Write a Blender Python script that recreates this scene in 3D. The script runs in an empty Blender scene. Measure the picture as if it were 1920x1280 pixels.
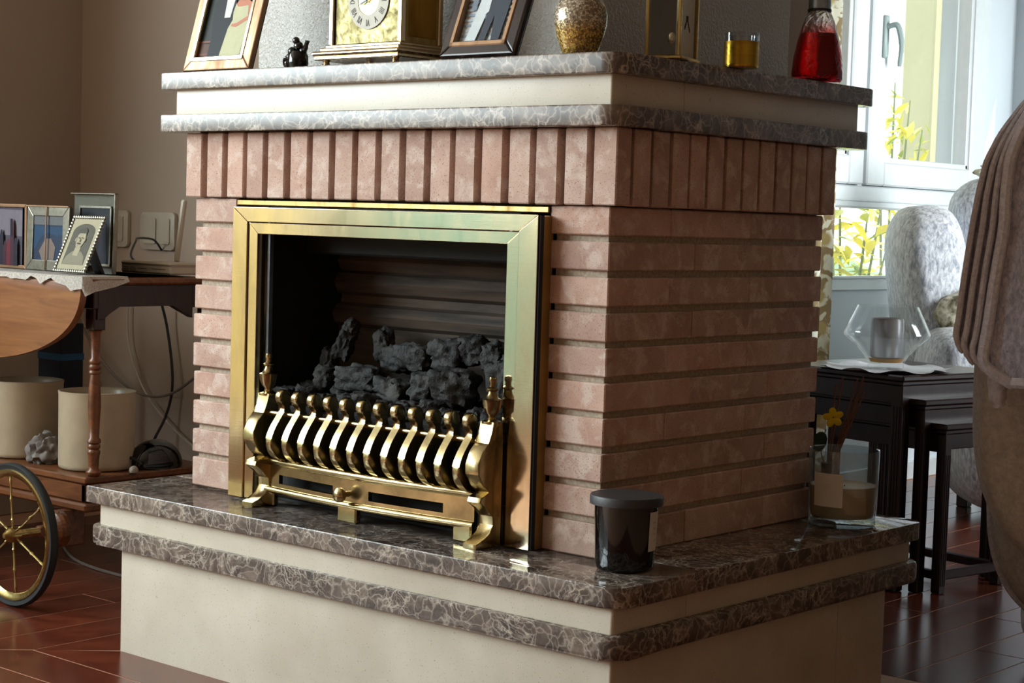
import bpy, bmesh, math, random
from mathutils import Vector, Matrix, Euler, noise
rnd = random.Random(7)
S = bpy.context.scene
COL = S.collection
PI = math.pi
ZF = -0.339      # floor level; z = 0 is the top of the hearth slab
ZC = 2.20        # ceiling

# ------------------------------------------------------------------ camera
cam = bpy.data.cameras.new('camera')
cam.sensor_width = 36.0
cam.lens = 3354.7 / 1920 * 36
cam.clip_start = 0.05
cam.clip_end = 200
cam_o = bpy.data.objects.new('camera', cam)
COL.objects.link(cam_o)
yaw, pitch, roll = -0.70926223, -0.06690862, 0.03003444
fwd = Vector((math.sin(yaw) * math.cos(pitch), math.cos(yaw) * math.cos(pitch), math.sin(pitch)))
rgt = Vector((math.cos(yaw), -math.sin(yaw), 0))
upv = rgt.cross(fwd)
r2 = math.cos(roll) * rgt + math.sin(roll) * upv
u2 = -math.sin(roll) * rgt + math.cos(roll) * upv
cm = Matrix((r2, u2, -fwd)).transposed().to_4x4()
cm.translation = Vector((1.88985, -2.45275, 0.58379))
cam_o.matrix_world = cm
S.camera = cam_o

# ------------------------------------------------------------------ world, sun, window light, exposure
world = bpy.data.worlds.new('sky')
S.world = world
world.use_nodes = True
wn = world.node_tree
wn.nodes['Background'].inputs['Color'].default_value = (0.80, 0.92, 1.0, 1)
wn.nodes['Background'].inputs['Strength'].default_value = 2.2
sun = bpy.data.lights.new('sun', 'SUN')
sun.energy = 5.0
sun.angle = 0.02
sun.color = (1.0, 0.93, 0.80)
sun_o = bpy.data.objects.new('sun', sun)
COL.objects.link(sun_o)
sun_o.rotation_euler = Vector((-0.30, -0.35, -0.90)).to_track_quat('-Z', 'Y').to_euler()


def portal(name, loc, direction, w, h):
    l = bpy.data.lights.new(name, 'AREA')
    l.shape = 'RECTANGLE'
    l.size = w
    l.size_y = h
    l.cycles.is_portal = True
    o = bpy.data.objects.new(name, l)
    COL.objects.link(o)
    o.location = loc
    o.rotation_euler = Vector(direction).to_track_quat('-Z', 'Y').to_euler()


portal('daylight_left', (-2.96, -2.70, 0.92), (1, 0, 0), 4.2, 2.35)
portal('daylight_right', (-1.45, 3.55, 0.85), (1, 0, 0), 1.2, 1.6)
portal('daylight_end', (-0.62, 4.52, 0.97), (0, -1, 0), 1.3, 1.9)


def area_lamp(name, loc, direction, w, h, power, color, spread=180):
    l = bpy.data.lights.new(name, 'AREA')
    l.shape = 'RECTANGLE'
    l.size = w
    l.size_y = h
    l.energy = power
    l.color = color
    l.spread = math.radians(spread)
    o = bpy.data.objects.new(name, l)
    COL.objects.link(o)
    o.location = loc
    o.rotation_euler = Vector(direction).to_track_quat('-Z', 'Y').to_euler()


# bright sky in the upper part of the glazed doors on the left
area_lamp('skylight_left', (-2.98, -2.65, 1.52), (1, 0, 0), 3.5, 1.1, 206, (0.88, 0.95, 1.0))
area_lamp('bay_fill_light', (1.58, 3.00, 1.00), (-1, 0, 0), .8, 1.4, 30, (0.92, 0.97, 1.0), 96)  # added fill lamp to brighten the far armchair
S.view_settings.view_transform = 'Standard'
S.view_settings.look = 'None'
S.view_settings.gamma = 1.0
S.view_settings.use_curve_mapping = False
S.view_settings.exposure = 0.5
S.cycles.use_denoising = True
S.cycles.max_bounces = 10
S.cycles.diffuse_bounces = 5
S.cycles.glossy_bounces = 5
S.cycles.transmission_bounces = 10
S.cycles.transparent_max_bounces = 12
S.cycles.caustics_refractive = False
S.cycles.caustics_reflective = False
S.cycles.sample_clamp_indirect = 6.0


# ------------------------------------------------------------------ helpers
def lin(c):
    return tuple(((v / 255) / 12.92 if v / 255 <= 0.04045 else ((v / 255 + 0.055) / 1.055) ** 2.4) for v in c)


class NT:
    def __init__(s, name):
        s.m = bpy.data.materials.new(name)
        s.m.use_nodes = True
        s.t = s.m.node_tree
        s.b = s.t.nodes['Principled BSDF']
        s.tc = None

    def n(s, typ, **kw):
        x = s.t.nodes.new(typ)
        for k, v in kw.items():
            setattr(x, k, v)
        return x

    def l(s, a, b):
        s.t.links.new(a, b)

    def obj(s, scale=(1, 1, 1), rand=0.0):
        tc = s.n('ShaderNodeTexCoord')
        mp = s.n('ShaderNodeMapping')
        mp.inputs['Scale'].default_value = scale
        s.l(tc.outputs['Object'], mp.inputs['Vector'])
        if rand:
            oi = s.n('ShaderNodeObjectInfo')
            mu = s.n('ShaderNodeMath', operation='MULTIPLY')
            mu.inputs[1].default_value = rand
            s.l(oi.outputs['Random'], mu.inputs[0])
            cb = s.n('ShaderNodeCombineXYZ')
            for i in range(3):
                s.l(mu.outputs[0], cb.inputs[i])
            s.l(cb.outputs[0], mp.inputs['Location'])
        return mp.outputs[0]

    def noise(s, vec, scale, detail=4, rough=0.55, dist=0.0):
        x = s.n('ShaderNodeTexNoise')
        x.inputs['Scale'].default_value = scale
        x.inputs['Detail'].default_value = detail
        x.inputs['Roughness'].default_value = rough
        x.inputs['Distortion'].default_value = dist
        s.l(vec, x.inputs['Vector'])
        return x.outputs['Fac']

    def ramp(s, fac, stops):
        x = s.n('ShaderNodeValToRGB')
        e = x.color_ramp.elements
        while len(e) < len(stops):
            e.new(0.5)
        for i, (p, c) in enumerate(stops):
            e[i].position = p
            e[i].color = (*c, 1) if len(c) == 3 else c
        s.l(fac, x.inputs['Fac'])
        return x.outputs['Color']

    def mix(s, fac, a, b, mode='MIX'):
        x = s.n('ShaderNodeMix', data_type='RGBA', blend_type=mode)
        for sock, v in ((x.inputs[0], fac), (x.inputs[6], a), (x.inputs[7], b)):
            if isinstance(v, (int, float)):
                sock.default_value = v
            elif isinstance(v, tuple):
                sock.default_value = (*v, 1)
            else:
                s.l(v, sock)
        return x.outputs[2]

    def bump(s, h, strength=0.3, dist=0.002):
        x = s.n('ShaderNodeBump')
        x.inputs['Strength'].default_value = strength
        x.inputs['Distance'].default_value = dist
        s.l(h, x.inputs['Height'])
        s.l(x.outputs[0], s.b.inputs['Normal'])

    def set(s, **kw):
        for k, v in kw.items():
            i = s.b.inputs[k.replace('_', ' ')]
            if isinstance(v, tuple):
                i.default_value = (*v, 1) if len(v) == 3 else v
            elif isinstance(v, (int, float)):
                i.default_value = v
            else:
                s.l(v, i)
        return s


def plain(name, c, rough=0.5, metal=0.0, var=0.12, scale=30, bump=0.0, **kw):
    t = NT(name)
    c = lin(c)
    v = t.obj(rand=17.0)
    f = t.noise(v, scale, 4)
    col = t.ramp(f, [(0.3, tuple(x * (1 - var) for x in c)), (0.7, tuple(min(1, x * (1 + var)) for x in c))])
    t.set(Base_Color=col, Roughness=rough, Metallic=metal, **kw)
    if bump:
        t.bump(f, bump, 0.002)
    return t.m


def box(bm, x0, x1, y0, y1, z0, z1, bev=0.0, seg=1):
    r = bmesh.ops.create_cube(bm, size=1)
    vs = r['verts']
    for v in vs:
        v.co = Vector((x0 if v.co.x < 0 else x1, y0 if v.co.y < 0 else y1, z0 if v.co.z < 0 else z1))
    if bev:
        es = list({e for v in vs for e in v.link_edges})
        bmesh.ops.bevel(bm, geom=es, offset=bev, segments=seg, affect='EDGES', profile=0.5)
    return vs


def B(*a):
    """one bmesh holding the given boxes (x0,x1,y0,y1,z0,z1[,bevel])"""
    bm = bmesh.new()
    for q in a:
        box(bm, *q)
    return bm


def lathe(bm, prof, c=(0, 0, 0), seg=32, cap=True, axis='Z', a0=0.0, a1=2 * PI):
    rings = []
    full = abs(a1 - a0 - 2 * PI) < 1e-6
    for r, z in prof:
        ring = []
        for i in range(seg if full else seg + 1):
            a = a0 + (a1 - a0) * i / seg
            p = (r * math.cos(a), r * math.sin(a), z)
            if axis == 'Y':
                p = (p[0], p[2], p[1])
            elif axis == 'X':
                p = (p[2], p[0], p[1])
            ring.append(bm.verts.new((c[0] + p[0], c[1] + p[1], c[2] + p[2])))
        rings.append(ring)
    n = len(rings[0])
    for k in range(len(rings) - 1):
        for i in range(n if full else n - 1):
            j = (i + 1) % n
            bm.faces.new((rings[k][i], rings[k][j], rings[k + 1][j], rings[k + 1][i]))
    if cap and full:
        if prof[0][0] > 1e-5:
            bm.faces.new(list(reversed(rings[0])))
        if prof[-1][0] > 1e-5:
            bm.faces.new(rings[-1])
    return bm


def smoothed(pts, n=6):
    """Catmull-Rom through the points"""
    P = [Vector(p) for p in pts]
    if len(P) < 3:
        return P
    out = []
    for i in range(len(P) - 1):
        p0 = P[max(i - 1, 0)]; p1 = P[i]; p2 = P[i + 1]; p3 = P[min(i + 2, len(P) - 1)]
        for k in range(n):
            t = k / n
            out.append(0.5 * ((2 * p1) + (p2 - p0) * t + (2 * p0 - 5 * p1 + 4 * p2 - p3) * t * t + (3 * p1 - p0 - 3 * p2 + p3) * t ** 3))
    out.append(P[-1])
    return out


def tube(bm, pts, r, seg=8, smooth=0):
    P = smoothed(pts, smooth) if smooth else [Vector(p) for p in pts]
    R = r if isinstance(r, (list, tuple)) else [r] * len(P)
    if len(R) != len(P):
        R = [R[min(int(i / (len(P) - 1) * (len(R) - 1)), len(R) - 1)] for i in range(len(P))]
    rings = []
    ref = None
    for i, p in enumerate(P):
        d = (P[min(i + 1, len(P) - 1)] - P[max(i - 1, 0)]).normalized()
        if ref is None:
            ref = d.orthogonal().normalized()
        ref = (ref - d * ref.dot(d)).normalized()
        b = d.cross(ref)
        rings.append([bm.verts.new(p + R[i] * (math.cos(2 * PI * k / seg) * ref + math.sin(2 * PI * k / seg) * b)) for k in range(seg)])
    for a, b in zip(rings, rings[1:]):
        for k in range(seg):
            bm.faces.new((a[k], a[(k + 1) % seg], b[(k + 1) % seg], b[k]))
    bm.faces.new(list(reversed(rings[0])))
    bm.faces.new(rings[-1])
    return bm


def prism(bm, poly, a0, a1, plane='XY', bev=0.0):
    """extrude a 2-D outline; plane XY (along z), XZ (along y), YZ (along x)"""
    def P(u, v, w):
        return {'XY': (u, v, w), 'XZ': (u, w, v), 'YZ': (w, u, v)}[plane]
    lo = [bm.verts.new(P(u, v, a0)) for u, v in poly]
    hi = [bm.verts.new(P(u, v, a1)) for u, v in poly]
    fs = [bm.faces.new(list(reversed(lo))), bm.faces.new(hi)]
    n = len(poly)
    for i in range(n):
        fs.append(bm.faces.new((lo[i], lo[(i + 1) % n], hi[(i + 1) % n], hi[i])))
    if bev:
        es = [e for f in fs[:2] for e in f.edges]
        bmesh.ops.bevel(bm, geom=es, offset=bev, segments=2, affect='EDGES', profile=0.5)
    return bm


def rrect(x0, x1, y0, y1, rad, n=6, corners=(1, 1, 1, 1)):
    """rounded rectangle, corners in order x0y0, x1y0, x1y1, x0y1"""
    out = []
    for (cx, cy, a, on) in ((x0, y0, PI, corners[0]), (x1, y0, 1.5 * PI, corners[1]), (x1, y1, 0, corners[2]), (x0, y1, 0.5 * PI, corners[3])):
        if not on:
            out.append((cx, cy))
            continue
        ox = cx + rad if cx == x0 else cx - rad
        oy = cy + rad if cy == y0 else cy - rad
        for k in range(n + 1):
            t = a + 0.5 * PI * k / n
            out.append((ox + rad * math.cos(t), oy + rad * math.sin(t)))
    return out


def obj(name, bm, mat, parent=None, smooth=False, label=None, kind=None, loc=None, rot=None):
    me = bpy.data.meshes.new(name)
    if smooth is not False:
        bmesh.ops.remove_doubles(bm, verts=bm.verts, dist=1e-6)
    bmesh.ops.recalc_face_normals(bm, faces=bm.faces)
    bm.to_mesh(me)
    bm.free()
    for m in (mat if isinstance(mat, (list, tuple)) else [mat]):
        me.materials.append(m)
    if smooth:
        ang = smooth if isinstance(smooth, float) else 0.7
        me.polygons.foreach_set('use_smooth', [True] * len(me.polygons))
        try:
            me.set_sharp_from_angle(angle=ang)
        except Exception:
            pass
    return link(name, me, parent, label, kind, loc, rot)


def link(name, me, parent=None, label=None, kind=None, loc=None, rot=None):
    o = bpy.data.objects.new(name, me)
    COL.objects.link(o)
    if loc is not None:
        o.location = loc
    if rot is not None:
        o.rotation_euler = rot
    if parent is not None:
        o.parent = parent
        if parent.get('_w'):
            o.matrix_parent_inverse = parent.matrix_basis.inverted()
    if label:
        o['label'] = label
    if kind:
        o['kind'] = kind
    return o


def tag(o, label=None, cat=None, group=None, kind=None):
    if label: o['label'] = label
    if cat: o['category'] = cat
    if group: o['group'] = group
    if kind: o['kind'] = kind
    return o


WORLD_PARENTS = []


def thing(name, label, cat, loc=(0, 0, 0), rot=(0, 0, 0), group=None, world=False, kind=None):
    """Empty at the thing's base. world=True: the children's meshes are given in world coordinates"""
    o = bpy.data.objects.new(name, None)
    o.empty_display_size = 0.05
    COL.objects.link(o)
    o.location = loc
    o.rotation_euler = rot
    tag(o, label, cat, group, kind)
    if world:
        o['_w'] = 1
        WORLD_PARENTS.append(o)
    return o


def copy_tree(o, parent=None):
    c = o.copy()
    COL.objects.link(c)
    if parent is not None:
        c.parent = parent
    for ch in o.children:
        copy_tree(ch, c)
    return c


def flat(shapes, y=0.0, step=-0.0004):
    """flat printed shapes in the local XZ plane, later ones nearer the viewer (-y). shapes: (material index, [(x,z)...])"""
    bm = bmesh.new()
    for i, (mi, poly) in enumerate(shapes):
        f = bm.faces.new([bm.verts.new((u, y + step * i, v)) for u, v in poly])
        f.material_index = mi
    return bm


def oval(cx, cz, rx, rz, n=14):
    return [(cx + rx * math.cos(2 * PI * k / n), cz + rz * math.sin(2 * PI * k / n)) for k in range(n)]


def text_mesh(s, size, extrude=0.0):
    cu = bpy.data.curves.new('lettering', 'FONT')
    cu.body = s
    cu.size = size
    cu.extrude = extrude
    cu.align_x = 'CENTER'
    cu.align_y = 'CENTER'
    o = bpy.data.objects.new('lettering', cu)
    me = bpy.data.meshes.new_from_object(o)
    bpy.data.objects.remove(o)
    return me


# ------------------------------------------------------------------ materials
def m_brick():
    t = NT('pink_brick')
    v = t.obj(rand=31.0)
    oi = t.n('ShaderNodeObjectInfo')
    n1 = t.noise(v, 11, 3, 0.6)
    n2 = t.noise(v, 26, 5, 0.6, 0.5)
    n3 = t.noise(v, 420, 2, 0.6)
    base = t.ramp(n1, [(0.3, lin((184, 149, 134))), (0.7, lin((210, 180, 166)))])
    tone = t.ramp(oi.outputs['Random'], [(0.0, (0.86, 0.86, 0.87)), (0.5, (0.98, 0.97, 0.96)), (1.0, (1.08, 1.04, 1.02))])
    base = t.mix(1.0, base, tone, 'MULTIPLY')
    bloom = t.ramp(n2, [(0.50, (0, 0, 0)), (0.64, (1, 1, 1))])
    base = t.mix(t.mix(0.6, (0, 0, 0), bloom), base, lin((226, 208, 196)))
    pits = t.ramp(n3, [(0.32, (1, 1, 1)), (0.40, (0, 0, 0))])
    base = t.mix(pits, base, lin((140, 108, 94)))
    t.set(Base_Color=base, Roughness=0.92)
    t.bump(n3, 0.25, 0.001)
    return t.m


def m_marble(name, dark=1.0):
    t = NT(name)
    v = t.obj(rand=9.0)
    warp = t.n('ShaderNodeTexNoise')
    warp.inputs['Scale'].default_value = 9
    warp.inputs['Detail'].default_value = 5
    t.l(v, warp.inputs['Vector'])
    mv = t.n('ShaderNodeMix', data_type='VECTOR')
    mv.inputs[0].default_value = 0.14
    t.l(v, mv.inputs[4])
    t.l(warp.outputs['Color'], mv.inputs[5])
    col = None
    vo = t.n('ShaderNodeTexVoronoi', feature='DISTANCE_TO_EDGE')
    vo.inputs['Scale'].default_value = 40
    t.l(mv.outputs[1], vo.inputs['Vector'])
    vo2 = t.n('ShaderNodeTexVoronoi', feature='DISTANCE_TO_EDGE')
    vo2.inputs['Scale'].default_value = 95
    t.l(mv.outputs[1], vo2.inputs['Vector'])
    cell = t.n('ShaderNodeTexVoronoi', feature='F1')
    cell.inputs['Scale'].default_value = 40
    t.l(mv.outputs[1], cell.inputs['Vector'])
    big = t.noise(v, 14, 5, 0.6, 0.8)
    base = t.ramp(big, [(0.30, lin((54, 42, 38))), (0.50, lin((90, 75, 67))), (0.72, lin((138, 122, 111)))])
    cc = t.ramp(cell.outputs['Color'], [(0.0, (0.72, 0.72, 0.74)), (1.0, (1.2, 1.18, 1.15))])
    base = t.mix(1.0, base, cc, 'MULTIPLY')
    patchy = t.ramp(t.noise(v, 20, 3), [(0.40, (0.05, 0.05, 0.05)), (0.62, (1, 1, 1))])
    e1 = t.ramp(vo.outputs['Distance'], [(0.0, (.9, .9, .9)), (0.05, (.22, .22, .22)), (0.12, (0, 0, 0))])
    e2 = t.ramp(vo2.outputs['Distance'], [(0.0, (.7, .7, .7)), (0.10, (0, 0, 0))])
    veins = t.mix(1.0, e1, t.mix(1.0, e2, patchy, 'MULTIPLY'), 'ADD')
    veins = t.mix(0.9, (0, 0, 0), t.mix(1.0, veins, t.mix(0.65, patchy, (1, 1, 1)), 'MULTIPLY'))
    base = t.mix(veins, base, lin((202, 188, 174)))
    ge = t.n('ShaderNodeNewGeometry')
    sx = t.n('ShaderNodeSeparateXYZ')
    t.l(ge.outputs['Normal'], sx.inputs[0])
    ab = t.n('ShaderNodeMath', operation='ABSOLUTE')
    t.l(sx.outputs[2], ab.inputs[0])
    # polished on the flat top, honed on the sawn edges
    t.set(Base_Color=base, Roughness=t.ramp(ab.outputs[0], [(0.55, (.36, .36, .36)), (0.9, (.07, .07, .07))]), Specular_IOR_Level=t.ramp(ab.outputs[0], [(0.55, (.72,) * 3), (0.9, (.5,) * 3)]))
    return t.m


def m_cream():
    t = NT('cream_limestone')
    v = t.obj(rand=5.0)
    a = t.noise(v, 6, 3)
    f = t.noise(v, 330, 2, 0.5)
    base = t.ramp(a, [(0.3, lin((205, 194, 176))), (0.7, lin((222, 212, 196)))])
    sp = t.ramp(f, [(0.29, (1, 1, 1)), (0.34, (0, 0, 0))])
    base = t.mix(sp, base, lin((160, 148, 130)))
    big = t.ramp(t.noise(v, 48, 2), [(0.215, (1, 1, 1)), (0.25, (0, 0, 0))])
    base = t.mix(big, base, lin((178, 166, 148)))
    t.set(Base_Color=base, Roughness=0.32, Specular_IOR_Level=0.45)
    t.bump(f, 0.08, 0.0006)
    return t.m


def m_brass(name, c=(196, 170, 112), rough=0.2, tarn=0.35, dark=(112, 82, 40), scale=(14, 14, 5)):
    t = NT(name)
    v = t.obj(scale, rand=3.0)
    n = t.noise(v, 1.0, 5, 0.62, 0.4)
    fine = t.noise(t.obj((6, 6, 90)), 3.0, 3)
    k = t.ramp(n, [(0.42, (0, 0, 0)), (0.72, (1, 1, 1))])
    col = t.mix(t.mix(tarn, (0, 0, 0), k), lin(c), lin(dark))
    t.set(Base_Color=col, Metallic=1.0, Roughness=t.ramp(n, [(0.3, (rough * 0.7,) * 3), (0.75, (rough * 1.7,) * 3)]))
    t.bump(fine, 0.04, 0.001)
    return t.m


def m_wood(name, a, b, scale=(2, 30, 30), rough=0.3, rand=11.0, coat=0.0):
    t = NT(name)
    v = t.obj(scale, rand)
    n = t.noise(v, 2.2, 6, 0.6, 1.2)
    oi = t.n('ShaderNodeObjectInfo')
    col = t.ramp(n, [(0.32, lin(a)), (0.68, lin(b))])
    tone = t.ramp(oi.outputs['Random'], [(0, (0.82, 0.82, 0.82)), (1, (1.12, 1.1, 1.08))])
    t.set(Base_Color=t.mix(1.0, col, tone, 'MULTIPLY'), Roughness=rough)
    if coat:
        t.set(Coat_Weight=coat, Coat_Roughness=0.08)
    t.bump(n, 0.06, 0.001)
    return t.m


def m_plaster(name, c, bump=0.12, scale=90, rough=0.6, rr=None):
    t = NT(name)
    v = t.obj()
    a = t.noise(v, 1.6, 3)
    f = t.noise(v, scale, 3, 0.6)
    c = lin(c)
    t.set(Base_Color=t.ramp(a, [(0.3, tuple(x * 0.95 for x in c)), (0.7, tuple(min(1, x * 1.04) for x in c))]), Roughness=rough)
    t.bump(f, bump, 0.004)
    return t.m


def m_glass(name, c=(1, 1, 1), rough=0.0, ior=1.45):
    t = NT(name)
    t.set(Base_Color=c, Roughness=rough, IOR=ior, Transmission_Weight=1.0)
    return t.m


def m_pane(name, tint=(0.95, 0.98, 0.97)):
    """window glass: clear with a reflection, lets daylight straight through"""
    t = NT(name)
    out = t.t.nodes['Material Output']
    tr = t.n('ShaderNodeBsdfTransparent'); tr.inputs[0].default_value = (*tint, 1)
    gl = t.n('ShaderNodeBsdfGlossy'); gl.inputs['Roughness'].default_value = 0.02
    mx = t.n('ShaderNodeMixShader'); mx.inputs[0].default_value = 0.06
    t.l(tr.outputs[0], mx.inputs[1]); t.l(gl.outputs[0], mx.inputs[2])
    t.l(mx.outputs[0], out.inputs['Surface'])
    return t.m


def m_fabric(name, a, b, scale=(60, 60, 18), rough=0.95, bump=0.3, sheen=0.3, det=5, k=1.0):
    t = NT(name)
    v = t.obj(scale)
    n = t.noise(v, k, det, 0.7, 0.5)
    t.set(Base_Color=t.ramp(n, [(0.36, lin(a)), (0.62, lin(b))]), Roughness=rough, Sheen_Weight=sheen)
    t.bump(n, bump, 0.003)
    return t.m


M = dict(
    brick=m_brick(),
    mortar=plain('mortar', (178, 164, 146), 0.95, scale=140, var=0.25, bump=0.6),
    mortar_dark=plain('dark_mortar', (92, 62, 48), 0.95, scale=120, var=0.3, bump=0.6),
    marble=m_marble('brown_marble'),
    cream=m_cream(),
    brass=m_brass('polished_brass', (222, 204, 172), 0.12, 0.6, (168, 142, 104)),
    brass_cast=m_brass('cast_brass', (184, 166, 124), 0.2, 0.85, (88, 66, 38), (9, 9, 9)),
    brass_old=m_brass('aged_brass', (186, 160, 104), 0.3, 0.8, (86, 62, 34), (20, 20, 8)),
    brass_wheel=m_brass('wheel_brass', (186, 164, 108), 0.22, 0.6, (110, 88, 46)),
    soot=plain('soot_black_metal', (16, 16, 17), 0.75, scale=20, var=0.4),
    radiant=None,
    coal=None,
    steel=plain('brushed_steel', (150, 158, 168), 0.35, 1.0, scale=60),
    wall=m_plaster('taupe_plaster', (160, 142, 126), 0.10, 70),
    breast=m_plaster('stippled_plaster', (176, 168, 158), 1.0, 150, 0.22),
    ceiling=m_plaster('ceiling_plaster', (188, 174, 156), 0.05),
    white=plain('white_upvc', (204, 209, 211), 0.35, var=0.03),
    whitewall=m_plaster('white_wall', (204, 211, 218), 0.10),
    floor=m_wood('red_brown_plank', (76, 32, 21), (106, 50, 33), (4, 4, 4), 0.22, 41.0),
    joint=plain('pale_floor_joint', (176, 132, 104), 0.6),
    oak=m_wood('trolley_wood', (84, 46, 24), (124, 74, 40), (3, 24, 24), 0.35, 7.0),
    leaf=m_wood('drop_leaf_wood', (116, 70, 38), (152, 98, 56), (1.4, 20, 16), 0.32, 7.0),
    mahog=m_wood('dark_mahogany', (30, 16, 16), (50, 28, 26), (20, 20, 3), 0.28, 7.0),
    rubber=plain('black_rubber', (20, 24, 26), 0.6),
    black=plain('black_plastic', (14, 14, 15), 0.45),
    gblack=plain('gloss_black_glass', (6, 6, 8), 0.06, var=0.05, Specular_IOR_Level=0.6),
    lid=plain('charcoal_lid', (52, 50, 52), 0.5, scale=200, bump=0.1),
    paper=plain('white_paper', (222, 218, 208), 0.8, var=0.03),
    ink=plain('grey_ink', (60, 58, 56), 0.8),
    wax=plain('cream_wax', (224, 196, 150), 0.45, var=0.04, Subsurface_Weight=0.2),
    glass=m_glass('clear_glass'),
    gglass=m_pane('thin_clear_glass'),
    pane=m_pane('window_glass'),
    crock=plain('cream_glazed_ceramic', (172, 156, 131), 0.3, var=0.05),
    plastic=plain('off_white_plastic', (172, 162, 146), 0.45, var=0.03),
    cable=plain('grey_cable', (110, 98, 88), 0.6),
    bcable=plain('black_cable', (16, 15, 15), 0.5),
    lace=plain('white_lace', (226, 220, 212), 0.9, scale=260, var=0.25, bump=0.8),
    doily=plain('white_doily', (236, 240, 246), 0.9, scale=160, var=0.1, bump=0.5),
    silver=plain('silver_metal', (140, 136, 124), 0.38, 1.0, var=0.2, scale=90),
    fabric=m_fabric('mottled_grey_upholstery', (138, 144, 154), (220, 224, 228), (90, 90, 34)),
    fab2=m_fabric('patterned_cushion_fabric', (92, 82, 50), (226, 222, 198), (26, 26, 26), det=3),
    plush=m_fabric('grey_brown_plush', (146, 148, 166), (204, 204, 222), (130, 130, 60), bump=0.8, sheen=0.8),
    plush_edge=m_fabric('pale_plush_hem', (186, 186, 198), (222, 220, 232), (130, 130, 130), bump=0.5, sheen=0.8),
    sofa=m_fabric('taupe_upholstery', (184, 182, 180), (214, 212, 208), (70, 70, 70)),
    curtain=m_fabric('floral_curtain', (120, 96, 66), (212, 214, 192), (9, 9, 7), det=2, bump=0.1),
    sheer=None,
    handle_grey=plain('handle_grey', (150, 166, 164), 0.4, var=.03),
    cliff=plain('cream_render', (178, 170, 136), 0.9, var=0.03),
    terrace=plain('pale_terrace', (150, 142, 128), 0.9),
    leafy=None,
)


def m_radiant():
    t = NT('sooty_ceramic')
    v = t.obj((3, 30, 30))
    n = t.noise(v, 1.5, 5, 0.6)
    t.set(Base_Color=t.ramp(n, [(0.3, lin((38, 32, 28))), (0.6, lin((84, 70, 58)))]), Roughness=0.8)
    t.bump(n, 0.2, 0.002)
    return t.m


def m_coal():
    t = NT('charred_ceramic_coal')
    v = t.obj(rand=13.0)
    n = t.noise(v, 45, 6, 0.65)
    n2 = t.noise(v, 14, 3)
    t.set(Base_Color=t.mix(t.ramp(n2, [(0.5, (0, 0, 0)), (0.68, (1, 1, 1))]), t.ramp(n, [(0.3, lin((5, 5, 5))), (0.7, lin((20, 19, 18)))]), lin((50, 47, 44))), Roughness=0.7)
    t.bump(n, 1.0, 0.008)
    return t.m


def m_sheer():
    t = NT('white_sheer')
    out = t.t.nodes['Material Output']
    a = t.n('ShaderNodeBsdfTranslucent'); a.inputs[0].default_value = (0.86, 0.93, 0.90, 1)
    b = t.n('ShaderNodeBsdfDiffuse'); b.inputs[0].default_value = (0.8, 0.86, 0.84, 1)
    m = t.n('ShaderNodeMixShader'); m.inputs[0].default_value = 0.35
    t.l(a.outputs[0], m.inputs[1]); t.l(b.outputs[0], m.inputs[2]); t.l(m.outputs[0], out.inputs['Surface'])
    return t.m


def m_leaf():
    t = NT('sunlit_leaf')
    oi = t.n('ShaderNodeObjectInfo')
    col = t.ramp(oi.outputs['Random'], [(0.0, lin((120, 150, 60))), (0.35, lin((212, 206, 60))), (1.0, lin((246, 232, 90)))])
    t.set(Base_Color=col, Roughness=0.5)
    return t.m


def m_floral():
    t = NT('floral_curtain_cloth')
    v = t.obj()
    vo = t.n('ShaderNodeTexVoronoi', feature='SMOOTH_F1')
    vo.inputs['Scale'].default_value = 13
    t.l(v, vo.inputs['Vector'])
    n = t.noise(v, 16, 3, 0.5, 1.4)
    f = t.ramp(n, [(0.47, (0, 0, 0)), (0.53, (1, 1, 1))])
    col = t.mix(f, lin((222, 224, 206)), lin((150, 132, 98)))
    g = t.ramp(vo.outputs['Distance'], [(0.25, (0, 0, 0)), (0.35, (1, 1, 1))])
    t.set(Base_Color=t.mix(g, lin((178, 160, 110)), col), Roughness=0.9)
    return t.m


M['breast'].node_tree.nodes['Principled BSDF'].inputs['Specular IOR Level'].default_value = 1.0
M['radiant'] = m_radiant()
M['coal'] = m_coal()
M['sheer'] = m_sheer()
M['leafy'] = m_leaf()
M['curtain'] = m_floral()


# ------------------------------------------------------------------ the room
M['wall_shade'] = m_plaster('brown_plaster', (134, 110, 88), 0.1, 70)  # darker tone for unseen walls, chosen to limit bounce onto the fireplace side
def struct(name, bm, mat, parent=None, smooth=False):
    return obj(name, bm, mat, parent, smooth, kind=None if parent else 'structure')


XL, YB, XR, YE, YF, XW = -2.72, 0.86, 3.4, 4.35, -5.0, -1.33
struct('wall_back', B((XL - .2, -0.20, YB, YB + .15, ZF, ZC)), M['wall'])
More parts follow.
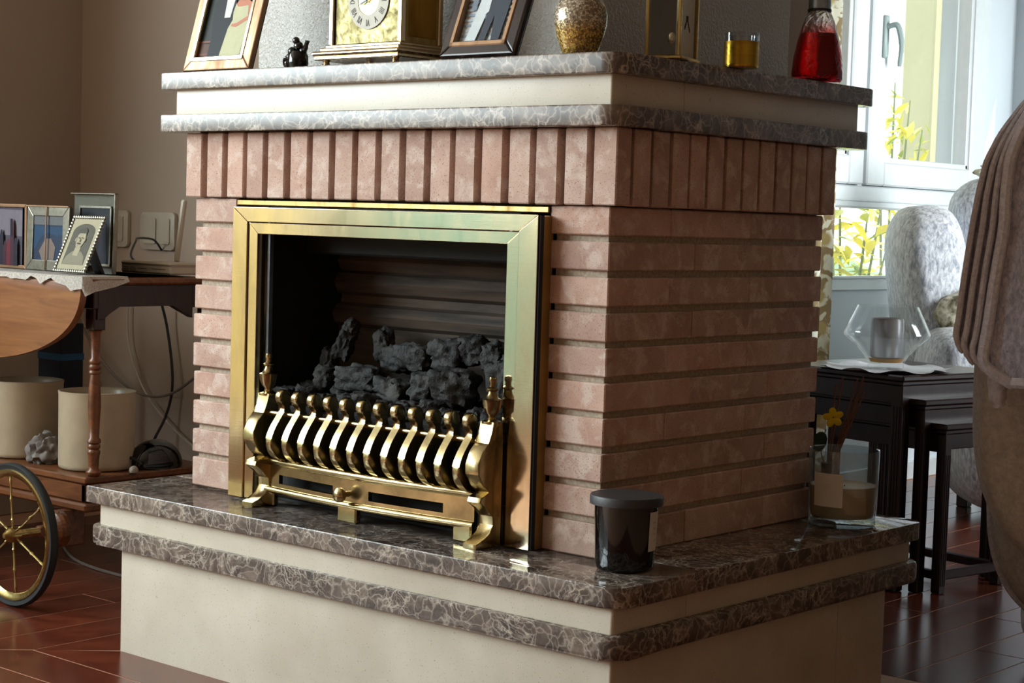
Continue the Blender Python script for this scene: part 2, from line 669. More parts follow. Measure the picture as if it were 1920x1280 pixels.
# left wall with a wide glazed opening towards the garden
struct('wall_left', B((XL - .2, XL, -0.60, YB, ZF, ZC), (XL - .2, XL, YF, -4.80, ZF, ZC), (XL - .2, XL, -4.80, -0.60, 2.10, ZC), (XL - .2, XL, -4.80, -0.60, ZF, -0.25)), M['wall'])
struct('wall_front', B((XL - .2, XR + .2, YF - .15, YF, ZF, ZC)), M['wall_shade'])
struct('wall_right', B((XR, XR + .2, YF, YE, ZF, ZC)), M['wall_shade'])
struct('wall_end', B((-1.24, 0.0, YE, YE + .15, 1.9, ZC), (0.0, XR + .2, YE, YE + .15, ZF, ZC), (-1.24, 0.0, YE, YE + .15, ZF, .05), (-1.53, -1.24, YE, YE + .15, ZF, ZC)), M['whitewall'])
struct('wall_bay_added', B((1.50, 1.65, 2.25, 2.55, ZF, ZC), (1.50, 1.65, 3.45, YE, ZF, ZC), (1.50, 1.65, 2.55, 3.45, ZF, .25), (1.50, 1.65, 2.55, 3.45, 1.75, ZC)), M['whitewall'])  # unseen wall added to carry the opening for the armchair's fill lamp
struct('window_bay_added', B((1.51, 1.56, 2.55, 3.45, .25, .30, .004), (1.51, 1.56, 2.55, 3.45, 1.70, 1.75, .004), (1.51, 1.56, 2.55, 2.60, .3, 1.7, .004), (1.51, 1.56, 3.40, 3.45, .3, 1.7, .004)), M['white'])  # unseen frame added around the fill lamp
WY0, WY1, WZ0, WZ1 = 2.25, 4.10, 0.376, 1.9
struct('wall_window', B((XW - .2, XW, YB + .15, WY0, ZF, ZC), (XW - .2, XW, WY1, YE, ZF, ZC), (XW - .2, XW, WY0, WY1, ZF, WZ0), (XW - .2, XW, WY0, WY1, WZ1, ZC)), M['whitewall'])
struct('ceiling', B((XL - .2, XR + .2, YF - .15, YE + .15, ZC, ZC + .15)), M['ceiling'])
struct('baseboard_left', B((XL, XL + .012, -0.60, YB, ZF, ZF + .07, .003)), M['wall'])
struct('baseboard_window', B((XW, XW + .014, YB + .16, YE, ZF, ZF + .07, .003)), M['white'])

# floor: joint bed with separate boards, laid as in the photograph (boards turn the corner of the hearth on a mitre)
floor = struct('floor', B((XL - .2, XR + .2, YF - .15, YE + .15, ZF - .1, ZF - .0007)), M['joint'])
floor['label'] = 'red-brown wood-look floor boards with pale joints'
G = 0.0021


def plank(poly):
    obj('floor_board', prism(bmesh.new(), poly, ZF - .006, ZF), M['floor'], floor)


def strip_y(xa, xb, cuts, mitre=None):
    for y0, y1 in zip(cuts, cuts[1:]):
        plank([(xa + G, y0 + G), (xb - G, y0 + G), (xb - G, y1 - G), (xa + G, y1 - G)])


W_ = 0.129
vx, vy = -1.258, -0.294
for i in range(11):                       # left of the hearth: boards run along y, mitred at the front end
    xb = vx - (i - 1) * W_
    xa = xb - W_
    if xb > -1.12:
        xb = -1.125
    yb = vy - (vx - xb)                   # mitre line y - vy = x - vx
    ya = vy - (vx - xa)
    off = (i * 0.37) % 0.9
    c = [0.86]
    y = 0.35 + off - .45
    if max(ya, yb) + .15 < y < .8:
        c.append(y)
    last = c[-1]
    plank([(xa + G, ya + G * 1.5), (xb - G, yb + G * 1.5), (xb - G, last - G), (xa + G, last - G)])
    if len(c) == 2:
        plank([(xa + G, c[1] + G), (xb - G, c[1] + G), (xb - G, c[0]), (xa + G, c[0])])
for i in range(9):                        # in front of the hearth: boards run along x
    yt = vy - (i - 1) * W_
    yb_ = yt - W_
    if i == 0:
        yt = -0.165
    xt = vx - (vy - yt)
    xb = vx - (vy - yb_)
    e = [0.2 + ((i * 0.53) % 0.8), 1.25]
    x0 = None
    plank([(xb + G * 1.5, yb_ + G), (e[0] - .9 - G, yb_ + G), (e[0] - .9 - G, yt - G), (xt + G * 1.5, yt - G)])
    plank([(e[0] - .9 + G, yb_ + G), (e[0] - G, yb_ + G), (e[0] - G, yt - G), (e[0] - .9 + G, yt - G)])
    plank([(e[0] + G, yb_ + G), (e[1], yb_ + G), (e[1], yt - G), (e[0] + G, yt - G)])
for i in range(20):                       # right of the fireplace: boards run along y into the bay
    xa = -1.30 + i * W_
    lo = 0.87 if xa < 0.15 else -0.165
    cuts = [lo]
    y = lo + 0.35 + (i * 0.41) % 0.75
    while y < 4.2:
        cuts.append(y)
        y += 0.95
    cuts.append(4.35)
    strip_y(xa, xa + W_, cuts)

# chimney breast, textured plaster, standing on the mantel
breast = struct('wall_chimney_breast', bmesh.new(), M['breast'])
bm = bmesh.new()
prism(bm, [(-1.15, 0.20), (-0.222, 0.20), (-0.195, 0.858), (-1.15, 0.858)], 0.876, ZC, 'XY')
bm.to_mesh(breast.data); bm.free()

# window_1: white uPVC window in the bay, two casements over a fixed light
w1 = struct('window_1', B(
    (XW - .07, XW + .012, WY0, WY1, .376, .421, .004), (XW - .07, XW + .012, WY0, WY1, .668, .748, .006), (XW - .07, XW + .012, WY0, WY1, 1.86, 1.9, .004),
    (XW - .07, XW + .012, WY0, WY0 + .05, .4, 1.88, .004), (XW - .07, XW + .012, 4.045, WY1, .4, 1.88, .004), (XW - .07, XW + .008, 3.125, 3.165, .74, 1.87, .004)), M['white'])
obj('glazing_bead', B((XW - .02, XW + .02, WY0 + .04, 4.05, .692, .698, .002), (XW - .02, XW + .02, WY0 + .04, 4.05, .418, .428, .002)), M['white'], w1)


def casement(y0, y1, z0, z1, wl, wr, wb):
    f = B((XW - .055, XW + .03, y0, y0 + wl, z0, z1, .006), (XW - .055, XW + .03, y1 - wr, y1, z0, z1, .006), (XW - .055, XW + .03, y0 + wl, y1 - wr, z0, z0 + wb, .006), (XW - .055, XW + .03, y0 + wl, y1 - wr, z1 - .09, z1, .006))
    box(f, XW - .04, XW + .018, y0 + wl - .004, y0 + wl + .018, z0 + wb, z1 - .09, .003)
    box(f, XW - .04, XW + .018, y1 - wr - .018, y1 - wr + .004, z0 + wb, z1 - .09, .003)
    box(f, XW - .04, XW + .018, y0 + wl, y1 - wr, z0 + wb - .004, z0 + wb + .018, .003)
    c = obj('casement_frame', f, M['white'], w1)
    obj('pane', B((XW - .03, XW - .022, y0 + wl, y1 - wr, z0 + wb, z1 - .09)), M['pane'], c)
    return c


casement(WY0 + .05, 3.135, .75, 1.86, .09, .10, .10)
cr = casement(3.160, 4.045, .75, 1.86, .12, .10, .085)
obj('pane', B((XW - .04, XW - .032, WY0 + .05, 4.05, .42, .67)), M['pane'], w1)
h = bmesh.new()
box(h, XW + .028, XW + .042, 3.225, 3.255, 1.20, 1.35, .005)
tube(h, [(XW + .04, 3.24, 1.31), (XW + .075, 3.24, 1.315), (XW + .088, 3.243, 1.29), (XW + .093, 3.25, 1.24), (XW + .085, 3.255, 1.17)], [.010, .011, .011, .009, .007], 8, 4)
obj('handle', h, M['handle_grey'], cr, smooth=True, label='grey lever handle')
# window_2 at the end of the bay, behind a white sheer
w2 = struct('window_2', B((-1.24, 0.0, YE + .03, YE + .1, .05, .13, .004), (-1.24, 0.0, YE + .03, YE + .1, 1.82, 1.9, .004), (-1.24, -1.17, YE + .03, YE + .1, .1, 1.85, .004), (-.66, -.58, YE + .03, YE + .1, .1, 1.85, .004), (-.07, 0.0, YE + .03, YE + .1, .1, 1.85, .004)), M['white'])
obj('pane', B((-1.2, -.05, YE + .06, YE + .066, .1, 1.85)), M['pane'], w2)
# window_3: tall glazed doors in the left wall (behind the camera's left), they light the fireplace
f = B((XL - .12, XL - .05, -4.80, -0.60, -.25, -.17, .005), (XL - .12, XL - .05, -4.80, -0.60, 2.02, 2.10, .005))
for yy in (-4.80, -3.43, -2.05, -0.68):
    box(f, XL - .12, XL - .05, yy, yy + .08, -.2, 2.06, .005)
w3 = struct('window_3', f, M['white'])
obj('pane', B((XL - .09, XL - .084, -4.75, -.65, -.2, 2.05)), M['pane'], w3)


# curtains
def curtain_mesh(p0, p1, z0, z1, waves, amp, n=60, gather=0.0):
    bm = bmesh.new()
    a, b = Vector(p0), Vector(p1)
    d = (b - a); nrm = Vector((-d.y, d.x, 0)).normalized()
    rows = []
    zs = [z0 + (z1 - z0) * k / 10 for k in range(11)]
    for z in zs:
        row = []
        for i in range(n + 1):
            t = i / n
            w = amp * math.sin(2 * PI * waves * t + 0.4 * math.sin(3 * z + 5 * t)) + 0.3 * amp * math.sin(2 * PI * waves * 2.3 * t + 1)
            p = a + d * t + nrm * w
            row.append(bm.verts.new((p.x, p.y, z)))
        rows.append(row)
    for r, q in zip(rows, rows[1:]):
        for i in range(n):
            bm.faces.new((r[i], r[i + 1], q[i + 1], q[i]))
    bmesh.ops.solidify(bm, geom=bm.faces[:], thickness=0.002)
    return bm


tag(obj('floral_curtain', curtain_mesh((-1.20, 2.40, 0), (-1.21, 2.775, 0), ZF + .03, 2.05, 4.2, .028), M['curtain'], smooth=1.2),
    'brown and cream floral curtain hanging beside the white window', 'curtain')
tag(obj('sheer_curtain', curtain_mesh((-1.18, 4.27, 0), (.15, 4.27, 0), ZF + .04, 2.05, 11, .022, 150), M['sheer'], smooth=1.2),
    'white sheer curtain at the far right behind the armchair', 'curtain')

# ------------------------------------------------------------------ the fireplace
fp = thing('fireplace', 'pink brick fireplace with brown marble and cream stone hearth and mantel', 'fireplace', (-0.53, 0.35, ZF), world=True)
W, D, T, ZS = 1.112, 0.705, 0.615, 0.751
_bc = {}


def brick(x0, x1, y0, y1, z0, z1, jit=0.0012, label=None):
    dx, dy, dz = round(x1 - x0, 4), round(y1 - y0, 4), round(z1 - z0, 4)
    k = (dx, dy, dz)
    if k not in _bc:
        bm = bmesh.new()
        box(bm, -dx / 2, dx / 2, -dy / 2, dy / 2, -dz / 2, dz / 2, .0022)
        me = bpy.data.meshes.new('brick')
        bmesh.ops.recalc_face_normals(bm, faces=bm.faces)
        bm.to_mesh(me); bm.free()
        me.materials.append(M['brick'])
        _bc[k] = me
    j = lambda: rnd.uniform(-jit, jit)
    return link('brick', _bc[k], fp, label, loc=((x0 + x1) / 2 + j(), (y0 + y1) / 2 + j(), (z0 + z1) / 2 + j() * .4))


PC = T / 10
for c in range(10):                       # c = 0 is the top course
    z1 = T - c * PC - 0.001
    z0 = z1 - 0.0495
    if c == 9:
        z0 = 0.0005
    first = 0.181 if c % 2 == 0 else 0.257
    brick(-.133, 0, 0, first, z0, z1)
    y = first
    while y < D - .01:
        y1 = min(y + .262, D)
        brick(-.115, 0, y + .0015, y1, z0, z1)
        y = y1
    first = 0.257 if c % 2 == 0 else 0.181
    brick(-W, -.979, 0, first, z0, z1)
    y = first
    while y < D - .01:
        y1 = min(y + .262, D)
        brick(-W, -W + .115, y + .0015, y1, z0, z1)
        y = y1
# soldiers: front, then both sides
XS0, XS1, YS = -1.1265, 0.021, -0.016
pf = (XS1 - XS0 + .0135) / 18
for i in range(18):
    x = XS0 + i * pf
    brick(x, x + pf - .0135, YS, YS + (.042 if i == 17 else .05), T + .001, ZS - .001)
ps = (0.716 - 0.019 + .010) / 12
for i in range(12):
    y = 0.019 + .012 + i * (0.716 - .019 - .012 + .010) / 12
    w = (0.716 - .019 - .012 + .010) / 12 - .010
    y = 0.0365 + i * (w + .010) * .985
    brick(XS1 - .05, XS1, y, y + w * .985, T + .001, ZS - .001)
    brick(XS0, XS0 + .05, y, y + w * .985, T + .001, ZS - .001)
obj('mortar', B((-.127, -.011, .011, D - .012, 0, T), (-W + .011, -.985, .011, D - .012, 0, T), (-W + .03, -.03, .32, D - .014, 0, T), (-.985, -.127, .05, .35, .600, T + .01)), M['mortar'], fp, label='pale recessed mortar')
obj('soldier_mortar', B((XS0 + .02, XS1 - .019, YS + .02, .708, T + .0005, ZS)), M['mortar_dark'], fp, label='dark recessed mortar between upright bricks')
obj('chimney_core', B((-1.08, -.20, .70, YB - .004, ZF, .75)), M['wall'], fp)
obj('lintel_strip', B((-.972, -.1345, -.006, .05, .6015, .612, .001)), M['brass_old'], fp, label='narrow brass lintel strip above the opening')


def slab(name, x0, x1, y0, y1, z0, z1, rad, cuts, mat, cl=(1, 1, 0, 0), bev=.0022, label=None, holes=None):
    """stone course split in lengths at the y cuts"""
    ys = [y0] + list(cuts) + [y1]
    for i, (a, b) in enumerate(zip(ys, ys[1:])):
        g = 0.0006
        c = (cl[0] if i == 0 else 0, cl[1] if i == 0 else 0, cl[2] if i == len(ys) - 2 else 0, cl[3] if i == len(ys) - 2 else 0)
        p = rrect(x0, x1, a + (g if i else 0), b - (g if i < len(ys) - 2 else 0), rad, corners=c)
        obj(name, prism(bmesh.new(), p, z0, z1, 'XY', bev), mat, fp, smooth=.6, label=label)


R_ = .036
MM, MC = M['marble'], M['cream']
slab('marble_slab', -1.169, .042, -.052, .82, ZS, .7865, R_, [.09], MM, (0, 1, 1, 0))
slab('marble_slab', -1.169, .044, -.052, .83, .8395, .8745, R_, [.187], MM, (0, 1, 1, 0))
slab('stone_band', -1.1475, .0175, -.03, .795, .7865, .8395, .004, [.181], MC, (1, 1, 1, 1), .001)
slab('marble_slab', -1.2335, .183, -.182, .848, -.035, 0, R_, [.056, .661], MM, (0, 1, 1, 0))
slab('marble_slab', -1.2335, .181, -.182, .848, -.1215, -.080, R_, [-.044], MM, (1, 1, 1, 0), .007)
slab('stone_band', -1.205, .162, -.169, .825, -.080, -.035, .006, [.037], MC, (1, 1, 1, 1), .001)
slab('stone_base', -1.131, .160, -.167, .735, ZF, -.1215, .004, [.55], MC, (1, 1, 1, 1), .001)

# ------------------------------------------------------------------ gas fire in the opening
gf = thing('gas_fire', 'inset gas fire with a wide polished brass frame, its glass front open to black soot', 'fire', (-.54, .1, 0.0005), world=True)
fx0, fx1, fz1, ix0, ix1, iz1, mx0, mx1, mz1 = -.949, -.132, .597, -.877, -.206, .5435, -.905, -.176, .567
yf = -.036


def frame_piece(poly_out, poly_in, name):
    p = obj(name, prism(bmesh.new(), poly_out, yf, .003, 'XZ', .0008), M['brass'], gf)
    obj('inner_band', prism(bmesh.new(), poly_in, yf + .004, .003, 'XZ', .0008), M['brass'], p)


e = .0012
frame_piece([(fx0 + .0005, fz1), (fx1 - .0005, fz1), (mx1 - e, mz1 + .0005), (mx0 + e, mz1 + .0005)], [(mx0 + e, mz1 - e), (mx1 - e, mz1 - e), (ix1 - e, iz1), (ix0 + e, iz1)], 'frame_top')
frame_piece([(fx0, 0.0008), (mx0, 0.0008), (mx0, mz1), (fx0, fz1 - .001)], [(mx0 + e, 0.0008), (ix0, 0.0008), (ix0, iz1), (mx0 + e, mz1 - e)], 'frame_side')
frame_piece([(mx1, 0.0008), (fx1, 0.0008), (fx1, fz1 - .001), (mx1, mz1)], [(ix1, 0.0008), (mx1 - e, 0.0008), (mx1 - e, mz1 - e), (ix1, iz1)], 'frame_side')
obj('side_lip', B((fx1, -.1325 + .004, yf + .003, yf + .013, .0008, .596)), M['soot'], gf, label='black edge behind the brass frame')
obj('side_return', B((fx1, -.1325 + .003, yf + .013, .004, .0008, .594)), plain('dull_brass', (150, 116, 60), .4, .35, var=.3, scale=12), gf, label='dull brass return beside the brick pier')
obj('firebox', B((-.885, -.877, .003, .30, 0.001, .60), (-.206, -.198, .003, .30, 0.001, .60), (-.885, -.198, .29, .30, 0.001, .60), (-.885, -.198, .003, .30, .592, .60), (-.885, -.198, .003, .29, 0.0008, .006)), M['soot'], gf)
obj('glass_rail', B((-.868, -.861, -.012, -.002, .006, .592)), M['steel'], gf)
obj('glass_rail', B((-.216, -.2085, -.016, -.006, .006, .592)), M['steel'], gf)
obj('hood', B((-.877, -.206, .10, .29, .505, .592, .004)), M['soot'], gf)
rb = bmesh.new()
pro = [(.29, .20)]
for z, yy in ((.20, .200), (.30, .205), (.352, .200), (.360, .188), (.378, .180), (.396, .190), (.402, .205), (.418, .208), (.426, .193), (.446, .184), (.464, .193), (.470, .206), (.476, .200), (.492, .193), (.510, .205)):
    pro.append((yy, z))
pro += [(.29, .51)]
prism(rb, pro, -.876, -.207, 'YZ')
obj('radiant_back', rb, M['radiant'], gf, smooth=.5, label='ridged ceramic back plate browned by soot')
obj('coal_bed', B((-.86, -.222, -.004, .20, .006, .205, .01)), M['soot'], gf)


def coal(cx, cy, cz, sx, sy, sz, seed, label='small charred black ceramic coal heaped behind the brass fret', rot=(0, 0, 0), cat='coal', group='charred coals behind the fret'):
    bm = bmesh.new()
    bmesh.ops.create_icosphere(bm, subdivisions=4, radius=1)
    for v in bm.verts:
        p = v.co.copy()
        m = max(abs(p.x), abs(p.y), abs(p.z))
        q = p.lerp(p / m * .82, .55)
        q *= 1 + .26 * noise.noise(p * 1.3 + Vector((seed * 3.1, 0, 0))) + .20 * noise.noise(p * 3.4 + Vector((0, seed * 1.7, 0))) + .11 * noise.noise(p * 8 + Vector((0, 0, seed))) - .06 * abs(noise.noise(p * 15 + Vector((seed, 0, 0))))
        v.co = Vector((q.x * sx, q.y * sy, q.z * sz))
    o = obj('coal', bm, M['coal'], smooth=.9, loc=(cx, cy, cz), rot=rot)
    return tag(o, label, cat, group)


coal(-.742, .09, .322, .021, .022, .034, 1, 'upright grey slab of coal standing tall at the left of the heap', (0, .35, .4), group=None)
coal(-.733, .10, .356, .017, .016, .021, 2, 'small rounded coal perched on top of the tall upright slab', (0, .5, 0), group=None)
coal(-.797, .10, .277, .018, .022, .042, 3, 'narrow brown-grey coal leaning at the far left of the heap', (0, .1, .2), group=None)
coal(-.758, .055, .258, .029, .024, .026, 4, 'rounded dark coal below the tall upright slab', group=None)
coal(-.655, .05, .262, .060, .03, .030, 5, 'long flat-faced grey coal lying across the middle of the heap', (0, -.05, .1), group=None)
coal(-.665, .13, .325, .022, .02, .038, 6, 'pointed coal standing at the back behind the long grey coal', (0, -.25, 0), group=None)
coal(-.560, .05, .244, .046, .03, .030, 7, 'ridged black coal right of the long grey coal', (0, .1, 0), group=None)
coal(-.383, .03, .268, .050, .032, .040, 8, 'large square-cut grey-faced coal at the right of the heap', (0, .12, .35), group=None)
coal(-.55, .10, .312, .05, .03, .030, 9, 'lumpy black coal in the upper middle of the heap', group=None)
coal(-.46, .10, .322, .046, .03, .034, 10, 'rough black coal high in the heap right of the middle', group=None)
coal(-.40, .11, .334, .034, .03, .030, 11, 'round black coal high in the heap near the right', group=None)
coal(-.34, .10, .325, .032, .03, .032, 12, 'black coal at the upper right below the frame edge', group=None)
coal(-.465, .045, .258, .036, .03, .034, 13, 'small dark coal between the ridged coal and the square-cut one', group=None)
coal(-.28, .06, .285, .034, .03, .05, 14, 'tall dark coal at the far right of the heap', group=None)
coal(-.61, .12, .30, .05, .03, .03, 15, 'black coal low behind the long grey coal, upper row', group=None)
for i, x in enumerate((-.83, -.772, -.715, -.655, -.60, -.54, -.485, -.43, -.37, -.31, -.255)):
    coal(x, .012 + .012 * (i % 2), .215 + .006 * math.sin(i * 2.1), .034, .024, .022, 20 + i, rot=(0, .2 * math.sin(i), i))
for i, x in enumerate((-.80, -.70, -.60, -.50, -.40, -.30)):
    coal(x, .07, .215, .048, .03, .028, 40 + i, rot=(0, .1, i))

# ------------------------------------------------------------------ brass fret with finials standing on the hearth
fr = thing('brass_fret', 'cast brass fire fret with twelve curved bars, two urn finials and an ash cover', 'fire fret', (-.54, -.05, 0.0005), world=True)
BC = M['brass_cast']
prof = [(-.040, .112), (-.062, .105), (-.088, .118), (-.103, .138), (-.104, .156), (-.094, .178), (-.079, .198), (-.069, .212), (-.071, .218), (-.080, .228), (-.083, .238), (-.078, .248), (-.068, .252), (-.058, .246), (-.054, .236), (-.056, .224), (-.056, .208), (-.048, .194), (-.046, .176), (-.056, .152), (-.050, .130), (-.036, .122)]
prof = [(a, b - .013) for a, b in prof]
sp = smoothed([(a, 0, b) for a, b in prof + [prof[0]]], 3)
poly = [(p.x, p.z) for p in sp][:-1]
bar = bmesh.new()
prism(bar, poly, -.0085, .0085, 'YZ', .0028)
bar_me = None
for i in range(12):
    x = -.750 + i * (.50 / 11)
    if bar_me is None:
        o = obj('fret_bar', bar, BC, fr, smooth=.8, loc=(x, 0, 0)); bar_me = o.data
    else:
        o = link('fret_bar', bar_me, fr, loc=(x, 0, 0))
# end plates with urn finials
endp = [(-.038, .0005), (-.038, .200), (-.042, .204), (-.040, .226), (-.066, .226), (-.069, .204), (-.076, .188), (-.092, .176), (-.104, .152), (-.103, .134), (-.088, .112), (-.068, .100),
        (-.094, .092), (-.097, .084), (-.076, .072), (-.060, .056), (-.058, .040), (-.068, .024), (-.086, .014), (-.104, .010), (-.104, .0005)]
for x, w in ((-.811, .016), (-.212, .016)):
    pl = obj('end_plate', prism(bmesh.new(), endp, x - w, x + w, 'YZ', .002), BC, fr, smooth=.5)
    fb = bmesh.new()
    lathe(fb, [(.018, .236), (.018, .240), (.008, .244), (.0075, .250), (.013, .256), (.017, .268), (.018, .276), (.019, .279), (.012, .282), (.008, .290), (.0075, .294), (.011, .296), (.011, .299), (.006, .302), (.0055, .308), (.0075, .313), (.006, .319), (0, .321)], (x, -.053, -.0140), 20)
    obj('urn_finial', fb, BC, fr, smooth=.9)
tr = bmesh.new()
tube(tr, [(-.811, -.062, .188), (-.212, -.062, .188)], .0065, 10)
obj('cross_rail', tr, BC, fr, smooth=True)
# ash cover: bowed plate with two slots, top roll, raised lower moulding, knob and feet
AX0, AX1 = -.806, -.245


def bow(x):
    t = (x - (AX0 + AX1) / 2) / ((AX1 - AX0) / 2)
    return -.020 * math.cos(t * PI / 2)


def curved_box(x0, x1, y0, y1, z0, z1, n=12, zf=None):
    bm = bmesh.new()
    rings = []
    for i in range(n + 1):
        x = x0 + (x1 - x0) * i / n
        o_ = bow(x)
        rings.append([bm.verts.new((x, y + o_, z)) for y, z in ((y0, z0), (y1, z0), (y1, z1), (y0, z1))])
    for a, b in zip(rings, rings[1:]):
        for k in range(4):
            bm.faces.new((a[k], a[(k + 1) % 4], b[(k + 1) % 4], b[k]))
    bm.faces.new(list(reversed(rings[0]))); bm.faces.new(rings[-1])
    return bm


def join(*bms):
    out = bmesh.new()
    for b in bms:
        me = bpy.data.meshes.new('t'); b.to_mesh(me); b.free(); out.from_mesh(me); bpy.data.meshes.remove(me)
    return out


mid = (AX0 + AX1) / 2
Y0, Y1 = -.056, -.046
cover = join(curved_box(AX0, AX1, Y0, Y1, .066, .088), curved_box(AX0, AX1, Y0, Y1, .032, .048),
             curved_box(AX0, -.765, Y0, Y1, .048, .066, 3), curved_box(-.595, -.497, Y0, Y1, .048, .066, 4), curved_box(-.315, AX1, Y0, Y1, .048, .066, 3))
obj('ash_cover', cover, BC, fr)
roll = bmesh.new(); tube(roll, [(AX0 + (AX1 - AX0) * i / 16, -.055 + bow(AX0 + (AX1 - AX0) * i / 16), .091) for i in range(17)], .0085, 10)
obj('top_roll', roll, BC, fr, smooth=True)
low = bmesh.new(); tube(low, [(AX0 + (AX1 - AX0) * i / 16, -.056 + bow(AX0 + (AX1 - AX0) * i / 16), .033) for i in range(17)], .0075, 10)
obj('lower_moulding', low, BC, fr, smooth=True)
kb = bmesh.new()
lathe(kb, [(.006, 0), (.005, .012), (.011, .016), (.0145, .022), (.014, .029), (.008, .034), (0, .035)], (0, 0, 0), 18)
for v in kb.verts:
    v.co = Vector((-.552 + v.co.x, -.074 - v.co.z, .055 + v.co.y))
obj('knob', kb, BC, fr, smooth=True)
for x0, x1 in ((-.806, -.778), (-.575, -.524), (-.290, -.245)):
    yb0 = bow((x0 + x1) / 2)
    obj('foot', B((x0, x1, -.062 + yb0, -.046 + yb0, .0005, .034, .003)), BC, fr)


# ------------------------------------------------------------------ things on the mantel
def m_thin(name, tint=(.97, .98, .98), edge=.75, base=.05, rough=.03):
    t = NT(name)
    out = t.t.nodes['Material Output']
    tr = t.n('ShaderNodeBsdfTransparent'); tr.inputs[0].default_value = (*tint, 1)
    gl = t.n('ShaderNodeBsdfGlossy'); gl.inputs['Roughness'].default_value = rough
    lw = t.n('ShaderNodeLayerWeight'); lw.inputs[0].default_value = 0.5
    fac = t.ramp(lw.outputs['Facing'], [(0.0, (base,) * 3), (0.6, (base * 1.6,) * 3), (1.0, (edge,) * 3)])
    mx = t.n('ShaderNodeMixShader')
    t.l(fac, mx.inputs[0]); t.l(tr.outputs[0], mx.inputs[1]); t.l(gl.outputs[0], mx.inputs[2])
    t.l(mx.outputs[0], out.inputs['Surface'])
    return t.m


M['jar'] = m_thin('thin_jar_glass', (.84, .88, .90), .85, .10)
ZM = 0.8750


def frame_thing(name, label, cat, loc, rot, w, h, fw, fd, mat, mat2, shapes, pmats, y_in=-.004, group=None, glassy=False, step_mat=None):
    """picture frame: mitred mouldings as parts, backing with strut, flat print"""
    t = thing(name, label, cat, loc, rot, group)
    for nm, po in (('frame_moulding', [(0, 0), (w, 0), (w - fw, fw), (fw, fw)]), ('frame_moulding', [(0, h), (fw, h - fw), (w - fw, h - fw), (w, h)]),
                   ('frame_moulding', [(0, 0), (fw, fw), (fw, h - fw), (0, h)]), ('frame_moulding', [(w, 0), (w, h), (w - fw, h - fw), (w - fw, fw)])):
        bm = bmesh.new()
        prism(bm, po, -fd, 0, 'XZ', min(fd, fw) * .22)
        o = obj(nm, bm, mat, t)
    if mat2:
        g = fw * .32
        bm = bmesh.new()
        for a, b in (((fw, fw), (w - fw, fw)), ((fw, h - fw), (w - fw, h - fw)), ((fw, fw), (fw, h - fw)), ((w - fw, fw), (w - fw, h - fw))):
            box(bm, min(a[0], b[0]) - g, max(a[0], b[0]) + g * .3, -fd * 1.12, -fd * .2, min(a[1], b[1]) - g, max(a[1], b[1]) + g * .3, g * .25)
        obj('inner_lip', bm, mat2, t)
    obj('backing', B((.004, w - .004, 0, .004, .004, h - .004)), M['black'], t)
    st = bmesh.new(); prism(st, [(.004, h * .62), (.004, h * .70), (h * .26, .012 + h * .07), (h * .24, h * .07)], w * .42, w * .58, 'YZ')
    obj('strut', st, M['black'], t)
    me = flat(shapes, y_in)
    p = obj('print', me, pmats, t)
    return t


def col(name, c):
    if name not in M:
        M[name] = plain(name, c, 0.6, var=0.05, scale=60, Specular_IOR_Level=0.25)
    return M[name]


# 1: gold-wood frame with the couple in evening dress
w, h, fw = .209, .275, .027
X = lambda u: fw + u * (w - 2 * fw)
Z = lambda v: fw + v * (h - 2 * fw) * (1 if v == 1 else .80)
sc = lambda pts: [(X(u), Z(v)) for u, v in pts]
R01 = [(0, 0), (1, 0), (1, 1), (0, 1)]
shapes = [(0, sc(R01)), (1, sc([(0, .02), (.26, .0), (.22, .18), (.02, .2)])), (8, sc([(0, .05), (.3, .05), (.3, .07), (0, .07)])), (8, sc([(0, .2), (.3, .2), (.3, .225), (0, .225)])),
          (9, sc([(.72, .75), (1, .72), (1, .95), (.75, .97)])),
          (2, sc([(.22, 0), (.50, 0), (.56, .34), (.60, .62), (.56, .74), (.44, .80), (.28, .77), (.15, .70), (.16, .50), (.22, .30)])),
          (3, sc([(.40, .50), (.52, .50), (.55, .77), (.44, .78), (.38, .74)])), (2, sc([(.42, .755), (.53, .755), (.53, .775), (.42, .775)])),
          (4, sc([(.34, .8), (.50, .8), (.53, .86), (.54, .93), (.48, .985), (.38, .985), (.33, .93), (.33, .86)])), (6, sc([(.33, .92), (.54, .92), (.51, .99), (.37, .99)])),
          (4, sc([(.60, .66), (.66, .72), (.80, .72), (.93, .66), (.97, .56), (.93, .46), (.78, .42), (.80, .60), (.64, .58)])),
          (5, sc([(.48, 0), (.90, 0), (.92, .40), (.88, .55), (.86, .63), (.66, .62), (.60, .66), (.58, .56), (.60, .46), (.54, .36)])),
          (4, sc([(.60, .38), (.70, .37), (.94, .47), (.96, .54), (.90, .50), (.70, .42), (.60, .41)])),
          (4, sc([(.70, .7), (.80, .7), (.85, .78), (.84, .86), (.76, .89), (.69, .86), (.67, .78)])), (7, sc([(.66, .82), (.86, .82), (.84, .91), (.76, .94), (.68, .91)]))]
pm = [col('photo_dark_green', (30, 38, 34)), col('photo_brown', (84, 58, 46)), col('photo_black', (22, 22, 28)), col('photo_white', (206, 204, 204)), col('photo_skin', (188, 122, 96)), col('photo_pale_dress', (186, 184, 148)), col('photo_hair', (52, 38, 30)), col('photo_fair_hair', (152, 112, 76)), col('photo_red_brown', (120, 66, 56)), col('photo_grey', (96, 106, 104))]
M['champagne'] = m_brass('champagne_gilt', (156, 124, 98), 0.42, 0.4, (112, 84, 62), (30, 30, 6))
frame_thing('photo_frame', 'pinkish gold photo frame with a couple in black suit and pale dress', 'photo frame', (-1.114, -.030, ZM), (-.27, 0, 0), w, h, fw, .012, M['champagne'], M['brass'], shapes, pm, group='framed photographs on the mantel')

